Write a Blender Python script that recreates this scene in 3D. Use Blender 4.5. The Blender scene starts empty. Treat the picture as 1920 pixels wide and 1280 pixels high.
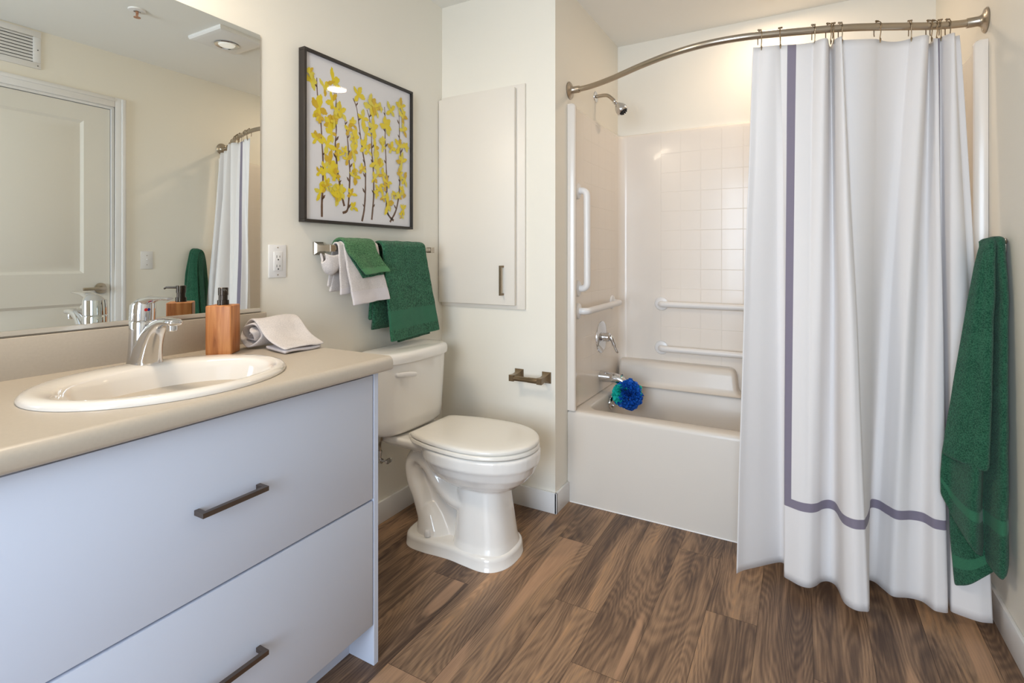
import bpy, bmesh, math, random
from mathutils import Vector, Matrix, noise
PI = math.pi
random.seed(7)
SC = bpy.context.scene
COL = SC.collection

# ------------------------------------------------------------------ camera, world, light, exposure
ROOM_H = 2.441
cam_data = bpy.data.cameras.new('camera')
cam_data.sensor_width = 36
cam_data.lens = 973.04 / 1920 * 36
cam_data.shift_y = -(640 - 482.8) / 1920
cam_data.clip_start = 0.05
cam = bpy.data.objects.new('camera', cam_data)
COL.objects.link(cam)
cam.location = (1.6134, -2.1549, 1.1606)
cam.rotation_euler = (PI / 2, 0, 0.5088)
SC.camera = cam

world = bpy.data.worlds.new('world')
SC.world = world
world.use_nodes = True
world.node_tree.nodes['Background'].inputs[0].default_value = (0.80, 0.88, 1.0, 1)
world.node_tree.nodes['Background'].inputs[1].default_value = 1.0


def area_light(name, loc, target, size, size_y, power, color, shape='RECTANGLE'):
    d = bpy.data.lights.new(name, 'AREA')
    d.shape = shape
    d.size = size
    if shape == 'RECTANGLE' or shape == 'ELLIPSE':
        d.size_y = size_y
    d.energy = power
    d.color = color
    o = bpy.data.objects.new(name, d)
    COL.objects.link(o)
    o.location = loc
    v = Vector(target) - Vector(loc)
    o.rotation_euler = v.to_track_quat('-Z', 'Y').to_euler()
    return o


# added cool fill light, shining in through the opening behind the camera
area_light('cool_fill_light', (1.38, -4.25, 1.40), (0.75, -0.4, 1.10), 1.5, 1.7, 108, (0.72, 0.85, 1.0))
# the ceiling fan light, the recessed shower light and the light bar over the mirror
area_light('shower_downlight_lamp', (1.50, 0.62, 2.425), (1.50, 0.62, 0), 0.14, 0.14, 3.3, (1.0, 0.76, 0.55), 'DISK')
area_light('vanity_bar_lamp', (0.15, -1.62, 2.17), (0.75, -1.4, 0.6), 0.10, 0.60, 13.5, (1.0, 0.84, 0.64))
SC.view_settings.view_transform = 'Standard'
SC.view_settings.look = 'None'
SC.view_settings.gamma = 1
SC.view_settings.use_curve_mapping = False
SC.view_settings.exposure = 0.08
SC.cycles.max_bounces = 10
SC.cycles.diffuse_bounces = 6
SC.cycles.glossy_bounces = 5
SC.cycles.caustics_reflective = False
SC.cycles.caustics_refractive = False
SC.cycles.sample_clamp_indirect = 6


# ------------------------------------------------------------------ materials
def srgb(r, g, b):
    f = lambda c: (c / 255 / 12.92) if c / 255 <= 0.04045 else ((c / 255 + 0.055) / 1.055) ** 2.4
    return (f(r), f(g), f(b), 1)


def mat(name, color, rough=0.5, metal=0.0, spec=0.5, bump=None, coat=0.0, coat_rough=0.05, sheen=0.0):
    m = bpy.data.materials.new(name)
    m.use_nodes = True
    nt = m.node_tree
    b = nt.nodes['Principled BSDF']
    b.inputs['Base Color'].default_value = color
    b.inputs['Roughness'].default_value = rough
    b.inputs['Metallic'].default_value = metal
    b.inputs['Specular IOR Level'].default_value = spec
    b.inputs['Coat Weight'].default_value = coat
    b.inputs['Coat Roughness'].default_value = coat_rough
    b.inputs['Sheen Weight'].default_value = sheen
    if bump:
        scale, strength, dist = bump
        tc = nt.nodes.new('ShaderNodeTexCoord')
        n = nt.nodes.new('ShaderNodeTexNoise')
        n.inputs['Scale'].default_value = scale
        n.inputs['Detail'].default_value = 4
        bp = nt.nodes.new('ShaderNodeBump')
        bp.inputs['Strength'].default_value = strength
        bp.inputs['Distance'].default_value = dist
        nt.links.new(tc.outputs['Object'], n.inputs['Vector'])
        nt.links.new(n.outputs['Fac'], bp.inputs['Height'])
        nt.links.new(bp.outputs['Normal'], b.inputs['Normal'])
    return m


def N(nt, kind, **kw):
    n = nt.nodes.new('ShaderNode' + kind)
    for k, v in kw.items():
        if isinstance(v, tuple) and v and v[0] == 'p':
            setattr(n, k, v[1])
        else:
            n.inputs[k].default_value = v
    return n


M_wall = mat('ivory_wall_paint', srgb(234, 229, 217), 0.6, bump=(260, 0.12, 0.002))
M_ceiling = mat('white_ceiling_paint', srgb(237, 236, 231), 0.75, bump=(260, 0.1, 0.002))
M_trim = mat('white_trim_paint', srgb(228, 227, 226), 0.35)
M_medcab = mat('ivory_cabinet_paint', srgb(230, 223, 212), 0.4)
M_door = mat('white_door_paint', srgb(222, 219, 210), 0.4)
M_cab = mat('white_cabinet_laminate', srgb(200, 207, 223), 0.35)
M_porc = mat('white_glazed_porcelain', srgb(234, 231, 226), 0.12, coat=0.6)
M_sink = mat('white_sink_enamel', srgb(232, 225, 216), 0.1, coat=0.6)
M_acryl = mat('glossy_white_acrylic', srgb(214, 207, 198), 0.36, coat=0.06)
M_plastic = mat('white_plastic', srgb(228, 226, 224), 0.3)
M_seat = mat('white_seat_plastic', srgb(228, 224, 216), 0.22)
M_chrome = mat('polished_chrome', (0.66, 0.66, 0.67, 1), 0.05, 1.0)
M_nickel = mat('brushed_nickel', srgb(182, 171, 156), 0.28, 1.0)
M_bronze = mat('dark_nickel_pull', srgb(112, 100, 92), 0.38, 0.9)
M_dnick = mat('satin_bronze_nickel', srgb(140, 122, 98), 0.35, 0.9)
M_black = mat('black_frame_paint', srgb(38, 33, 30), 0.4)
M_pump = mat('gunmetal_pump', srgb(66, 58, 52), 0.25, 0.85)
M_dark = mat('dark_slot', srgb(30, 28, 26), 0.7)
M_rubber = mat('black_nozzle_rubber', srgb(22, 22, 22), 0.6)
M_alu = mat('aluminium_channel', srgb(214, 208, 198), 0.35, 0.7)
M_red = mat('red_enamel', srgb(190, 30, 28), 0.3)
M_blue = mat('blue_enamel', srgb(30, 40, 120), 0.3)
M_brass = mat('brass_and_red_glass', srgb(186, 140, 112), 0.35, 0.5)
M_caulk = mat('white_caulk', srgb(232, 230, 228), 0.4)
M_mirror = mat('silvered_mirror_glass', (0.86, 0.88, 0.84, 1), 0.0, 1.0)
M_print = mat('white_print_paper', srgb(226, 224, 226), 0.5)
M_petal = mat('yellow_petal_ink', srgb(228, 204, 20), 0.5)
M_petal2 = mat('deep_yellow_petal_ink', srgb(210, 172, 10), 0.5)
M_petal3 = mat('pale_yellow_petal_ink', srgb(222, 206, 70), 0.5)
M_stem = mat('brown_stem_ink', srgb(98, 66, 44), 0.5)
M_stripe = mat('lavender_grey_band', srgb(138, 132, 150), 0.8)


def mat_emit(name, color, strength):
    m = bpy.data.materials.new(name)
    m.use_nodes = True
    b = m.node_tree.nodes['Principled BSDF']
    b.inputs['Base Color'].default_value = (0.8, 0.8, 0.8, 1)
    b.inputs['Emission Color'].default_value = color
    b.inputs['Emission Strength'].default_value = strength
    return m


M_lens_on = mat_emit('lit_warm_lens', (1.0, 0.84, 0.62, 1), 9)
M_lens_dim = mat_emit('dim_lens', (1.0, 0.93, 0.8, 1), 0.35)


def mat_pane():
    m = bpy.data.materials.new('picture_glass')
    m.use_nodes = True
    nt = m.node_tree
    nt.nodes.clear()
    out = nt.nodes.new('ShaderNodeOutputMaterial')
    mix = nt.nodes.new('ShaderNodeMixShader')
    tr = nt.nodes.new('ShaderNodeBsdfTransparent')
    gl = nt.nodes.new('ShaderNodeBsdfGlossy')
    gl.inputs['Roughness'].default_value = 0.01
    lw = nt.nodes.new('ShaderNodeLayerWeight')    # Schlick curve from the facing angle, same from both sides
    lw.inputs['Blend'].default_value = 0.5
    pw = nt.nodes.new('ShaderNodeMath')
    pw.operation = 'POWER'
    pw.inputs[1].default_value = 5.0
    ma = nt.nodes.new('ShaderNodeMath')
    ma.operation = 'MULTIPLY_ADD'
    ma.inputs[1].default_value = 0.9
    ma.inputs[2].default_value = 0.035
    nt.links.new(lw.outputs['Facing'], pw.inputs[0])
    nt.links.new(pw.outputs[0], ma.inputs[0])
    nt.links.new(ma.outputs[0], mix.inputs[0])
    nt.links.new(tr.outputs[0], mix.inputs[1])
    nt.links.new(gl.outputs[0], mix.inputs[2])
    nt.links.new(mix.outputs[0], out.inputs[0])
    return m


M_pane = mat_pane()


def mat_terry(name, c_dark, c_light, scale=420, bump=0.9, dist=0.004):
    """looped terry cloth: fine speckle of light loop tips and dark gaps, fine bump"""
    m = mat(name, c_light, 0.95, spec=0.1, sheen=0.15)
    nt = m.node_tree
    b = nt.nodes['Principled BSDF']
    tc = N(nt, 'TexCoord')
    n = N(nt, 'TexNoise', Scale=scale, Detail=3.0, Roughness=0.6)
    n2 = N(nt, 'TexNoise', Scale=22.0, Detail=3.0)
    r = nt.nodes.new('ShaderNodeValToRGB')
    r.color_ramp.elements[0].position = 0.36
    r.color_ramp.elements[0].color = c_dark
    r.color_ramp.elements[1].position = 0.62
    r.color_ramp.elements[1].color = c_light
    add = N(nt, 'Math', operation=('p', 'MULTIPLY_ADD'))
    add.inputs[1].default_value = 0.18
    nt.links.new(tc.outputs['Object'], n.inputs['Vector'])
    nt.links.new(tc.outputs['Object'], n2.inputs['Vector'])
    sub = N(nt, 'Math', operation=('p', 'SUBTRACT'))
    sub.inputs[1].default_value = 0.09
    nt.links.new(n2.outputs['Fac'], add.inputs[0])
    nt.links.new(n.outputs['Fac'], add.inputs[2])
    nt.links.new(add.outputs[0], sub.inputs[0])
    nt.links.new(sub.outputs[0], r.inputs['Fac'])
    nt.links.new(r.outputs['Color'], b.inputs['Base Color'])
    bp = N(nt, 'Bump', Strength=bump, Distance=dist)
    nt.links.new(n.outputs['Fac'], bp.inputs['Height'])
    nt.links.new(bp.outputs['Normal'], b.inputs['Normal'])
    return m


M_green = mat_terry('green_terry', srgb(22, 66, 48), srgb(64, 118, 88), 170, 1.0, 0.005)
M_green_bath = mat_terry('dark_green_terry', srgb(22, 64, 48), srgb(54, 106, 80), 300, 1.0, 0.004)
M_green_flat = mat_terry('green_woven_border', srgb(48, 98, 74), srgb(58, 112, 84), 600, 0.3, 0.001)
M_green_wash = mat_terry('bright_green_terry', srgb(44, 86, 54), srgb(92, 138, 94), 260)
M_green_wash_flat = mat_terry('bright_green_woven_border', srgb(74, 120, 80), srgb(86, 134, 92), 600, 0.3, 0.001)
M_beige = mat_terry('pale_grey_terry', srgb(190, 184, 182), srgb(222, 214, 210), 500, 0.5, 0.002)
M_beige_flat = mat_terry('pale_grey_woven_border', srgb(206, 199, 200), srgb(216, 209, 209), 700, 0.2, 0.001)
M_pouf_blue = mat('blue_mesh_netting', srgb(12, 92, 190), 0.6)
M_pouf_teal = mat('teal_mesh_netting', srgb(20, 190, 176), 0.6)


def mat_counter():
    m = mat('beige_laminate', srgb(176, 165, 150), 0.38)
    nt = m.node_tree
    b = nt.nodes['Principled BSDF']
    tc = N(nt, 'TexCoord')
    n = N(nt, 'TexNoise', Scale=160.0, Detail=5.0)
    r = nt.nodes.new('ShaderNodeValToRGB')
    r.color_ramp.elements[0].color = srgb(182, 171, 156)
    r.color_ramp.elements[1].color = srgb(192, 181, 166)
    nt.links.new(tc.outputs['Object'], n.inputs['Vector'])
    nt.links.new(n.outputs['Fac'], r.inputs['Fac'])
    nt.links.new(r.outputs['Color'], b.inputs['Base Color'])
    return m


M_counter = mat_counter()


def mat_soapwood():
    m = mat('acacia_wood_block', srgb(190, 120, 66), 0.45)
    nt = m.node_tree
    b = nt.nodes['Principled BSDF']
    tc = N(nt, 'TexCoord')
    mp = N(nt, 'Mapping')
    mp.inputs['Scale'].default_value = (60, 60, 5)
    n = N(nt, 'TexNoise', Scale=1.0, Detail=6.0, Distortion=0.8)
    r = nt.nodes.new('ShaderNodeValToRGB')
    e = r.color_ramp.elements
    e[0].position = 0.3
    e[0].color = srgb(140, 78, 36)
    e[1].position = 0.7
    e[1].color = srgb(214, 150, 92)
    k = e.new(0.5)
    k.color = srgb(192, 122, 68)
    nt.links.new(tc.outputs['Object'], mp.inputs['Vector'])
    nt.links.new(mp.outputs['Vector'], n.inputs['Vector'])
    nt.links.new(n.outputs['Fac'], r.inputs['Fac'])
    nt.links.new(r.outputs['Color'], b.inputs['Base Color'])
    return m


M_soapwood = mat_soapwood()


def mat_floor():
    """walnut look vinyl planks; each plank's grain is shifted by its own random attribute"""
    m = mat('walnut_vinyl_plank', srgb(110, 84, 66), 0.42, spec=0.35)
    nt = m.node_tree
    L = nt.links.new
    b = nt.nodes['Principled BSDF']
    tc = N(nt, 'TexCoord')
    at = nt.nodes.new('ShaderNodeAttribute')
    at.attribute_name = 'plank_random'
    off = N(nt, 'VectorMath', operation=('p', 'SCALE'))
    off.inputs['Scale'].default_value = 37.0
    L(at.outputs['Color'], off.inputs[0])
    add = N(nt, 'VectorMath', operation=('p', 'ADD'))
    L(tc.outputs['Object'], add.inputs[0])
    L(off.outputs[0], add.inputs[1])
    # broad figure: long soft bands with cathedral swirls
    mp1 = N(nt, 'Mapping')
    mp1.inputs['Scale'].default_value = (8.5, 1.0, 1)
    L(add.outputs[0], mp1.inputs['Vector'])
    n1 = N(nt, 'TexNoise', Scale=1.0, Detail=7.0, Roughness=0.62, Distortion=1.1)
    L(mp1.outputs[0], n1.inputs['Vector'])
    # growth rings: wave distorted by low noise
    mp2 = N(nt, 'Mapping')
    mp2.inputs['Scale'].default_value = (1.0, 0.16, 1)
    L(add.outputs[0], mp2.inputs['Vector'])
    nz = N(nt, 'TexNoise', Scale=4.5, Detail=2.0)
    L(mp2.outputs[0], nz.inputs['Vector'])
    mul = N(nt, 'Math', operation=('p', 'MULTIPLY'))
    mul.inputs[1].default_value = 95.0
    L(nz.outputs['Fac'], mul.inputs[0])
    fr = N(nt, 'Math', operation=('p', 'SINE'))
    mul2 = N(nt, 'Math', operation=('p', 'MULTIPLY'))
    mul2.inputs[1].default_value = 3.2
    L(mul.outputs[0], mul2.inputs[0])
    L(mul2.outputs[0], fr.inputs[0])
    # fine pores
    mp3 = N(nt, 'Mapping')
    mp3.inputs['Scale'].default_value = (150, 4, 1)
    L(add.outputs[0], mp3.inputs['Vector'])
    n3 = N(nt, 'TexNoise', Scale=1.0, Detail=4.0, Roughness=0.7)
    L(mp3.outputs[0], n3.inputs['Vector'])
    # fac = n1 + .05*ring + .3*(n3-.5) + plank tone
    a1 = N(nt, 'Math', operation=('p', 'MULTIPLY_ADD'))
    a1.inputs[1].default_value = 0.05
    L(fr.outputs[0], a1.inputs[0])
    L(n1.outputs['Fac'], a1.inputs[2])
    a2 = N(nt, 'Math', operation=('p', 'MULTIPLY_ADD'))
    a2.inputs[1].default_value = 0.50
    L(n3.outputs['Fac'], a2.inputs[0])
    L(a1.outputs[0], a2.inputs[2])
    sx = N(nt, 'SeparateXYZ')
    L(at.outputs['Color'], sx.inputs[0])
    a3 = N(nt, 'Math', operation=('p', 'MULTIPLY_ADD'))
    a3.inputs[1].default_value = 0.12
    L(sx.outputs['Z'], a3.inputs[0])
    L(a2.outputs[0], a3.inputs[2])
    a4 = N(nt, 'Math', operation=('p', 'SUBTRACT'))
    a4.inputs[1].default_value = 0.30
    L(a3.outputs[0], a4.inputs[0])
    r = nt.nodes.new('ShaderNodeValToRGB')
    e = r.color_ramp.elements
    e[0].position = 0.28
    e[0].color = srgb(80, 61, 50)
    e[1].position = 0.80
    e[1].color = srgb(190, 150, 114)
    for p, c in ((0.42, (110, 86, 68)), (0.52, (136, 108, 85)), (0.62, (158, 127, 99)), (0.68, (166, 129, 96))):
        k = e.new(p)
        k.color = srgb(*c)
    L(a4.outputs[0], r.inputs['Fac'])
    # pale sapwood streaks with a crisp edge
    mp4 = N(nt, 'Mapping')
    mp4.inputs['Scale'].default_value = (9, 0.75, 1)
    mp4.inputs['Location'].default_value = (3.1, 7.7, 0)
    L(add.outputs[0], mp4.inputs['Vector'])
    n4 = N(nt, 'TexNoise', Scale=1.0, Detail=1.5, Distortion=0.3)
    L(mp4.outputs[0], n4.inputs['Vector'])
    sm = N(nt, 'MapRange')
    sm.inputs['From Min'].default_value = 0.63
    sm.inputs['From Max'].default_value = 0.66
    L(n4.outputs['Fac'], sm.inputs['Value'])
    amt = N(nt, 'Math', operation=('p', 'MULTIPLY'))
    amt.inputs[1].default_value = 0.6
    L(sm.outputs[0], amt.inputs[0])
    mxs = N(nt, 'Mix', data_type=('p', 'RGBA'))
    mxs.inputs[7].default_value = srgb(190, 150, 118)
    L(amt.outputs[0], mxs.inputs[0])
    L(r.outputs['Color'], mxs.inputs[6])
    L(mxs.outputs[2], b.inputs['Base Color'])
    bp = N(nt, 'Bump', Strength=0.25, Distance=0.001)
    L(n3.outputs['Fac'], bp.inputs['Height'])
    L(bp.outputs['Normal'], b.inputs['Normal'])
    return m


M_floor = mat_floor()
M_groove = mat('dark_plank_joint', srgb(48, 38, 32), 0.8)  # dark underlayer showing in the gaps between planks


def mat_surround():
    """moulded acrylic with a square tile grid pressed into it; grid from the UV map (metres)"""
    m = mat('moulded_tile_acrylic', srgb(230, 221, 210), 0.24, coat=0.1)
    nt = m.node_tree
    L = nt.links.new
    b = nt.nodes['Principled BSDF']
    uv = N(nt, 'UVMap')
    uv.uv_map = 'grid'
    br = nt.nodes.new('ShaderNodeTexBrick')
    br.offset = 0.0
    br.squash = 1.0
    br.inputs['Scale'].default_value = 1.0
    br.inputs['Brick Width'].default_value = 0.1098
    br.inputs['Row Height'].default_value = 0.1112
    br.inputs['Mortar Size'].default_value = 0.0022
    br.inputs['Mortar Smooth'].default_value = 1.0
    br.inputs['Color1'].default_value = (1, 1, 1, 1)
    br.inputs['Color2'].default_value = (1, 1, 1, 1)
    br.inputs['Mortar'].default_value = (0, 0, 0, 1)
    L(uv.outputs[0], br.inputs['Vector'])
    bp = N(nt, 'Bump', Strength=0.65, Distance=0.001)
    L(br.outputs['Color'], bp.inputs['Height'])
    L(bp.outputs['Normal'], b.inputs['Normal'])
    return m


M_tile = mat_surround()


def mat_curtain():
    """white cotton with a square lavender band; UV in metres of cloth (u across, v height above floor)"""
    m = bpy.data.materials.new('white_cotton_curtain')
    m.use_nodes = True
    nt = m.node_tree
    L = nt.links.new
    b = nt.nodes['Principled BSDF']
    out = nt.nodes['Material Output']
    b.inputs['Roughness'].default_value = 0.85
    b.inputs['Specular IOR Level'].default_value = 0.15
    b.inputs['Sheen Weight'].default_value = 0.1
    uv = N(nt, 'UVMap')
    uv.uv_map = 'cloth'
    sp = N(nt, 'SeparateXYZ')
    L(uv.outputs[0], sp.inputs[0])

    def within(src, lo, hi):
        a = N(nt, 'Math', operation=('p', 'GREATER_THAN'))
        a.inputs[1].default_value = lo
        c = N(nt, 'Math', operation=('p', 'LESS_THAN'))
        c.inputs[1].default_value = hi
        L(src, a.inputs[0])
        L(src, c.inputs[0])
        d = N(nt, 'Math', operation=('p', 'MULTIPLY'))
        L(a.outputs[0], d.inputs[0])
        L(c.outputs[0], d.inputs[1])
        return d.outputs[0]

    def op(kind, p, q):
        a = N(nt, 'Math', operation=('p', kind))
        L(p, a.inputs[0])
        L(q, a.inputs[1])
        return a.outputs[0]
    U, V = sp.outputs['X'], sp.outputs['Y']
    v1 = within(U, 0.151, 0.181)
    v2 = within(U, 1.075, 1.105)
    hz = op('MULTIPLY', within(V, 0.291, 0.321), within(U, 0.151, 1.105))
    vert = op('MULTIPLY', op('MAXIMUM', v1, v2), within(V, 0.291, 3.0))
    band = op('MAXIMUM', hz, vert)
    mx = N(nt, 'Mix', data_type=('p', 'RGBA'))
    L(band, mx.inputs[0])
    mx.inputs[6].default_value = srgb(240, 237, 236)
    mx.inputs[7].default_value = srgb(138, 131, 148)
    L(mx.outputs[2], b.inputs['Base Color'])
    tc = N(nt, 'TexCoord')
    n = N(nt, 'TexNoise', Scale=9.0, Detail=5.0, Distortion=0.4)
    L(tc.outputs['Object'], n.inputs['Vector'])
    hem = within(V, 0.0, 0.068)                   # turned-up hem, a second ply
    ha = N(nt, 'Math', operation=('p', 'MULTIPLY_ADD'))
    ha.inputs[1].default_value = 0.35
    L(hem, ha.inputs[0])
    L(n.outputs['Fac'], ha.inputs[2])
    bp = N(nt, 'Bump', Strength=0.2, Distance=0.005)
    L(ha.outputs[0], bp.inputs['Height'])
    L(bp.outputs['Normal'], b.inputs['Normal'])
    tr = N(nt, 'BsdfTranslucent')
    tr.inputs['Color'].default_value = (0.8, 0.78, 0.76, 1)
    mix = N(nt, 'MixShader')
    mix.inputs[0].default_value = 0.2
    L(b.outputs[0], mix.inputs[1])
    L(tr.outputs[0], mix.inputs[2])
    L(mix.outputs[0], out.inputs[0])
    return m


M_curtain = mat_curtain()


# ------------------------------------------------------------------ mesh helpers
def new_bm():
    return bmesh.new()


def add_box(bm, lo, hi, bevel=0.0, seg=2, mi=0):
    x0, y0, z0 = lo
    x1, y1, z1 = hi
    vs = [bm.verts.new(p) for p in ((x0, y0, z0), (x1, y0, z0), (x1, y1, z0), (x0, y1, z0),
                                    (x0, y0, z1), (x1, y0, z1), (x1, y1, z1), (x0, y1, z1))]
    fs = [bm.faces.new([vs[i] for i in q]) for q in ((3, 2, 1, 0), (4, 5, 6, 7), (0, 1, 5, 4), (1, 2, 6, 5), (2, 3, 7, 6), (3, 0, 4, 7))]
    for f in fs:
        f.material_index = mi
    if bevel:
        es = list({e for f in fs for e in f.edges})
        r = bmesh.ops.bevel(bm, geom=es, offset=bevel, segments=seg, profile=0.5, affect='EDGES')
        for f in r['faces']:
            f.material_index = mi
    return fs


def add_loft(bm, rings, cap0=True, cap1=True, mi=0, closed=True):
    vr = [[bm.verts.new(p) for p in r] for r in rings]
    n = len(rings[0])
    for a, b in zip(vr, vr[1:]):
        for i in range(n if closed else n - 1):
            j = (i + 1) % n
            f = bm.faces.new((a[i], a[j], b[j], b[i]))
            f.material_index = mi
    if cap0:
        bm.faces.new(list(reversed(vr[0]))).material_index = mi
    if cap1:
        bm.faces.new(vr[-1]).material_index = mi
    return vr


def add_tube(bm, path, rad, seg=16, caps=True, mi=0, squash=None, up=None):
    """sweep a circle (or squashed circle) along a polyline; rad is a number or one per point"""
    P = [Vector(p) for p in path]
    R = rad if isinstance(rad, (list, tuple)) else [rad] * len(P)
    rings = []
    prev = None
    for i, p in enumerate(P):
        t = (P[min(i + 1, len(P) - 1)] - P[max(i - 1, 0)]).normalized()
        if prev is None:
            u = Vector(up) if up else (Vector((0, 0, 1)) if abs(t.z) < 0.9 else Vector((1, 0, 0)))
            u = (u - t * u.dot(t)).normalized()
        else:
            u = (prev - t * prev.dot(t)).normalized()
        prev = u
        w = t.cross(u)
        s = squash[i] if squash else 1.0
        rings.append([p + u * (R[i] * math.cos(2 * PI * k / seg)) + w * (R[i] * s * math.sin(2 * PI * k / seg)) for k in range(seg)])
    add_loft(bm, rings, caps, caps, mi)


def add_lathe(bm, prof, origin, axis, seg=32, mi=0, caps=True):
    """prof: list of (radius, distance along axis)"""
    ax = Vector(axis).normalized()
    u = ax.orthogonal().normalized()
    w = ax.cross(u)
    o = Vector(origin)
    rings = [[o + ax * d + (u * math.cos(2 * PI * k / seg) + w * math.sin(2 * PI * k / seg)) * max(r, 1e-5) for k in range(seg)] for r, d in prof]
    add_loft(bm, rings, caps, caps, mi)


def u_pull(bm, f, length, proj, t):
    """square section U shaped pull as one solid; f maps (along, out, across) to the room"""
    P = [(0, 0), (t, 0), (t, proj - t), (length - t, proj - t), (length - t, 0), (length, 0), (length, proj), (0, proj)]
    a = [bm.verts.new(f(u, v, 0)) for u, v in P]
    b = [bm.verts.new(f(u, v, t)) for u, v in P]
    for q in ((0, 1, 2, 7), (2, 3, 6, 7), (3, 4, 5, 6)):
        bm.faces.new([a[i] for i in q])
        bm.faces.new([b[i] for i in reversed(q)])
    for i in range(8):
        j = (i + 1) % 8
        bm.faces.new((a[i], a[j], b[j], b[i]))


def catmull(pts, sub):
    P = [Vector(p) for p in pts]
    out = []
    for i in range(len(P) - 1):
        a = P[i - 1] if i else P[0] * 2 - P[1]
        b, c = P[i], P[i + 1]
        d = P[i + 2] if i + 2 < len(P) else P[-1] * 2 - P[-2]
        for k in range(sub):
            t = k / sub
            out.append(0.5 * ((2 * b) + (c - a) * t + (2 * a - 5 * b + 4 * c - d) * t * t + (3 * b - a - 3 * c + d) * t ** 3))
    out.append(P[-1])
    return out


def add_surf(bm, rows, su=4, sv=4, mi=0, jitter=0.0, jscale=20, mi_fn=None):
    """smooth sheet through a grid of control points (rows of equal length)"""
    R = [catmull(r, su) for r in rows]
    cols = list(zip(*R))
    C = [catmull(c, sv) for c in cols]
    V = []
    for j in range(len(C[0])):
        line = []
        for i in range(len(C)):
            p = C[i][j]
            if jitter:
                q = p * jscale
                p = p + Vector((noise.noise(q), noise.noise(q + Vector((9, 3, 1))), noise.noise(q + Vector((2, 8, 5))))) * jitter
            line.append(bm.verts.new(p))
        V.append(line)
    nj, ni = len(V), len(V[0])
    for j in range(nj - 1):
        for i in range(ni - 1):
            f = bm.faces.new((V[j][i], V[j][i + 1], V[j + 1][i + 1], V[j + 1][i]))
            f.material_index = mi_fn(i / (ni - 1), j / (nj - 1)) if mi_fn else mi
    return V


def obj(name, bm, mats, parent=None, smooth=True, angle=40, origin=None):
    me = bpy.data.meshes.new(name)
    if parent:                                    # part meshes are stored relative to their thing's base
        root = parent
        while root.parent:
            root = root.parent
        bmesh.ops.translate(bm, verts=bm.verts, vec=-Vector(root.location))
    bmesh.ops.remove_doubles(bm, verts=bm.verts, dist=1e-6)
    bmesh.ops.recalc_face_normals(bm, faces=bm.faces)
    bm.to_mesh(me)
    bm.free()
    for m in (mats if isinstance(mats, (list, tuple)) else [mats]):
        me.materials.append(m)
    if smooth:
        me.polygons.foreach_set('use_smooth', [True] * len(me.polygons))
        me.set_sharp_from_angle(angle=math.radians(angle))
    o = bpy.data.objects.new(name, me)
    COL.objects.link(o)
    if parent:
        o.parent = parent
    return o


def thing(name, label, cat, loc=(0, 0, 0), group=None):
    o = bpy.data.objects.new(name, None)
    o.empty_display_size = 0.05
    COL.objects.link(o)
    o.location = loc
    return tag(o, label, cat, group)


def tag(o, label, cat, group=None):
    o['label'] = label
    o['category'] = cat
    if group:
        o['group'] = group
    return o


def part_each(name, items, build, mats, parent, **k):
    """one separate part object per item"""
    out = []
    for it in items:
        b = bmesh.new()
        build(b, it)
        out.append(obj(name, b, mats, parent, **k))
    return out


def struct(name, bm, mats, parent=None, smooth=False, **k):
    o = obj(name, bm, mats, parent, smooth, **k)
    if not parent:
        o['kind'] = 'structure'
    return o


def solidify(o, t, offset=0.0):
    m = o.modifiers.new('cloth_thickness', 'SOLIDIFY')
    m.thickness = t
    m.offset = offset
    return o


def subsurf(o, lv=1):
    m = o.modifiers.new('soft', 'SUBSURF')
    m.levels = lv
    m.render_levels = lv
    return o


# ------------------------------------------------------------------ dimensions (metres)
XC, XR = 0.6366, 2.1606          # shower alcove: left and right inner faces
YT, YB = 0.137, 0.919            # tub apron plane, alcove back wall
YF = -3.10                       # wall behind the camera
H = ROOM_H
# ------------------------------------------------------------------ room shell
bm = new_bm()
W = 0.152
x0 = 0.883 - W * 7
seam_y = {7: -0.54, 6: -0.17, 8: -0.77, 10: -0.35, 5: -1.03, 9: -0.02, 4: -0.62, 11: -0.95, 12: -0.5, 13: -0.9}
lay = bm.loops.layers.color.new('plank_random')
PL = 1.22
for k in range(0, 16):
    xa, xb = x0 + k * W, x0 + (k + 1) * W
    xa2, xb2 = max(xa, -0.02), min(xb, XR + 0.02)
    if xb2 <= xa2:
        continue
    y = seam_y.get(k, -0.3 - 0.37 * k % 1.1) + PL
    while y > YF - 0.1:
        y0 = y - PL
        a, b_ = max(y0, YF - 0.02), min(y, 0.16)
        if b_ > a:
            g = 0.0005
            vs = [bm.verts.new(p) for p in ((xa2 + g, a + g, 0), (xb2 - g, a + g, 0), (xb2 - g, b_ - g, 0), (xa2 + g, b_ - g, 0))]
            f = bm.faces.new(vs)
            c = (random.random(), random.random(), random.random(), 1)
            for l in f.loops:
                l[lay] = c
        y = y0
add_box(bm, (-0.1, YF - 0.1, -0.08), (XR + 0.1, 0.2, -0.0008), mi=1)
struct('floor', bm, [M_floor, M_groove])

bm = new_bm()
add_box(bm, (-0.1, YF - 0.1, H), (XR + 0.1, YB + 0.1, H + 0.1))
struct('ceiling', bm, M_ceiling)
bm = new_bm()
add_box(bm, (-0.1, YF - 0.1, 0), (0, 0, H))
struct('wall_left', bm, M_wall)
bm = new_bm()
add_box(bm, (-0.1, 0, 0), (XC, YB + 0.1, H))
struct('wall_back', bm, M_wall)
bm = new_bm()
add_box(bm, (XC, YB, 0), (XR, YB + 0.1, H))
struct('wall_alcove_back', bm, M_wall)
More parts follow.
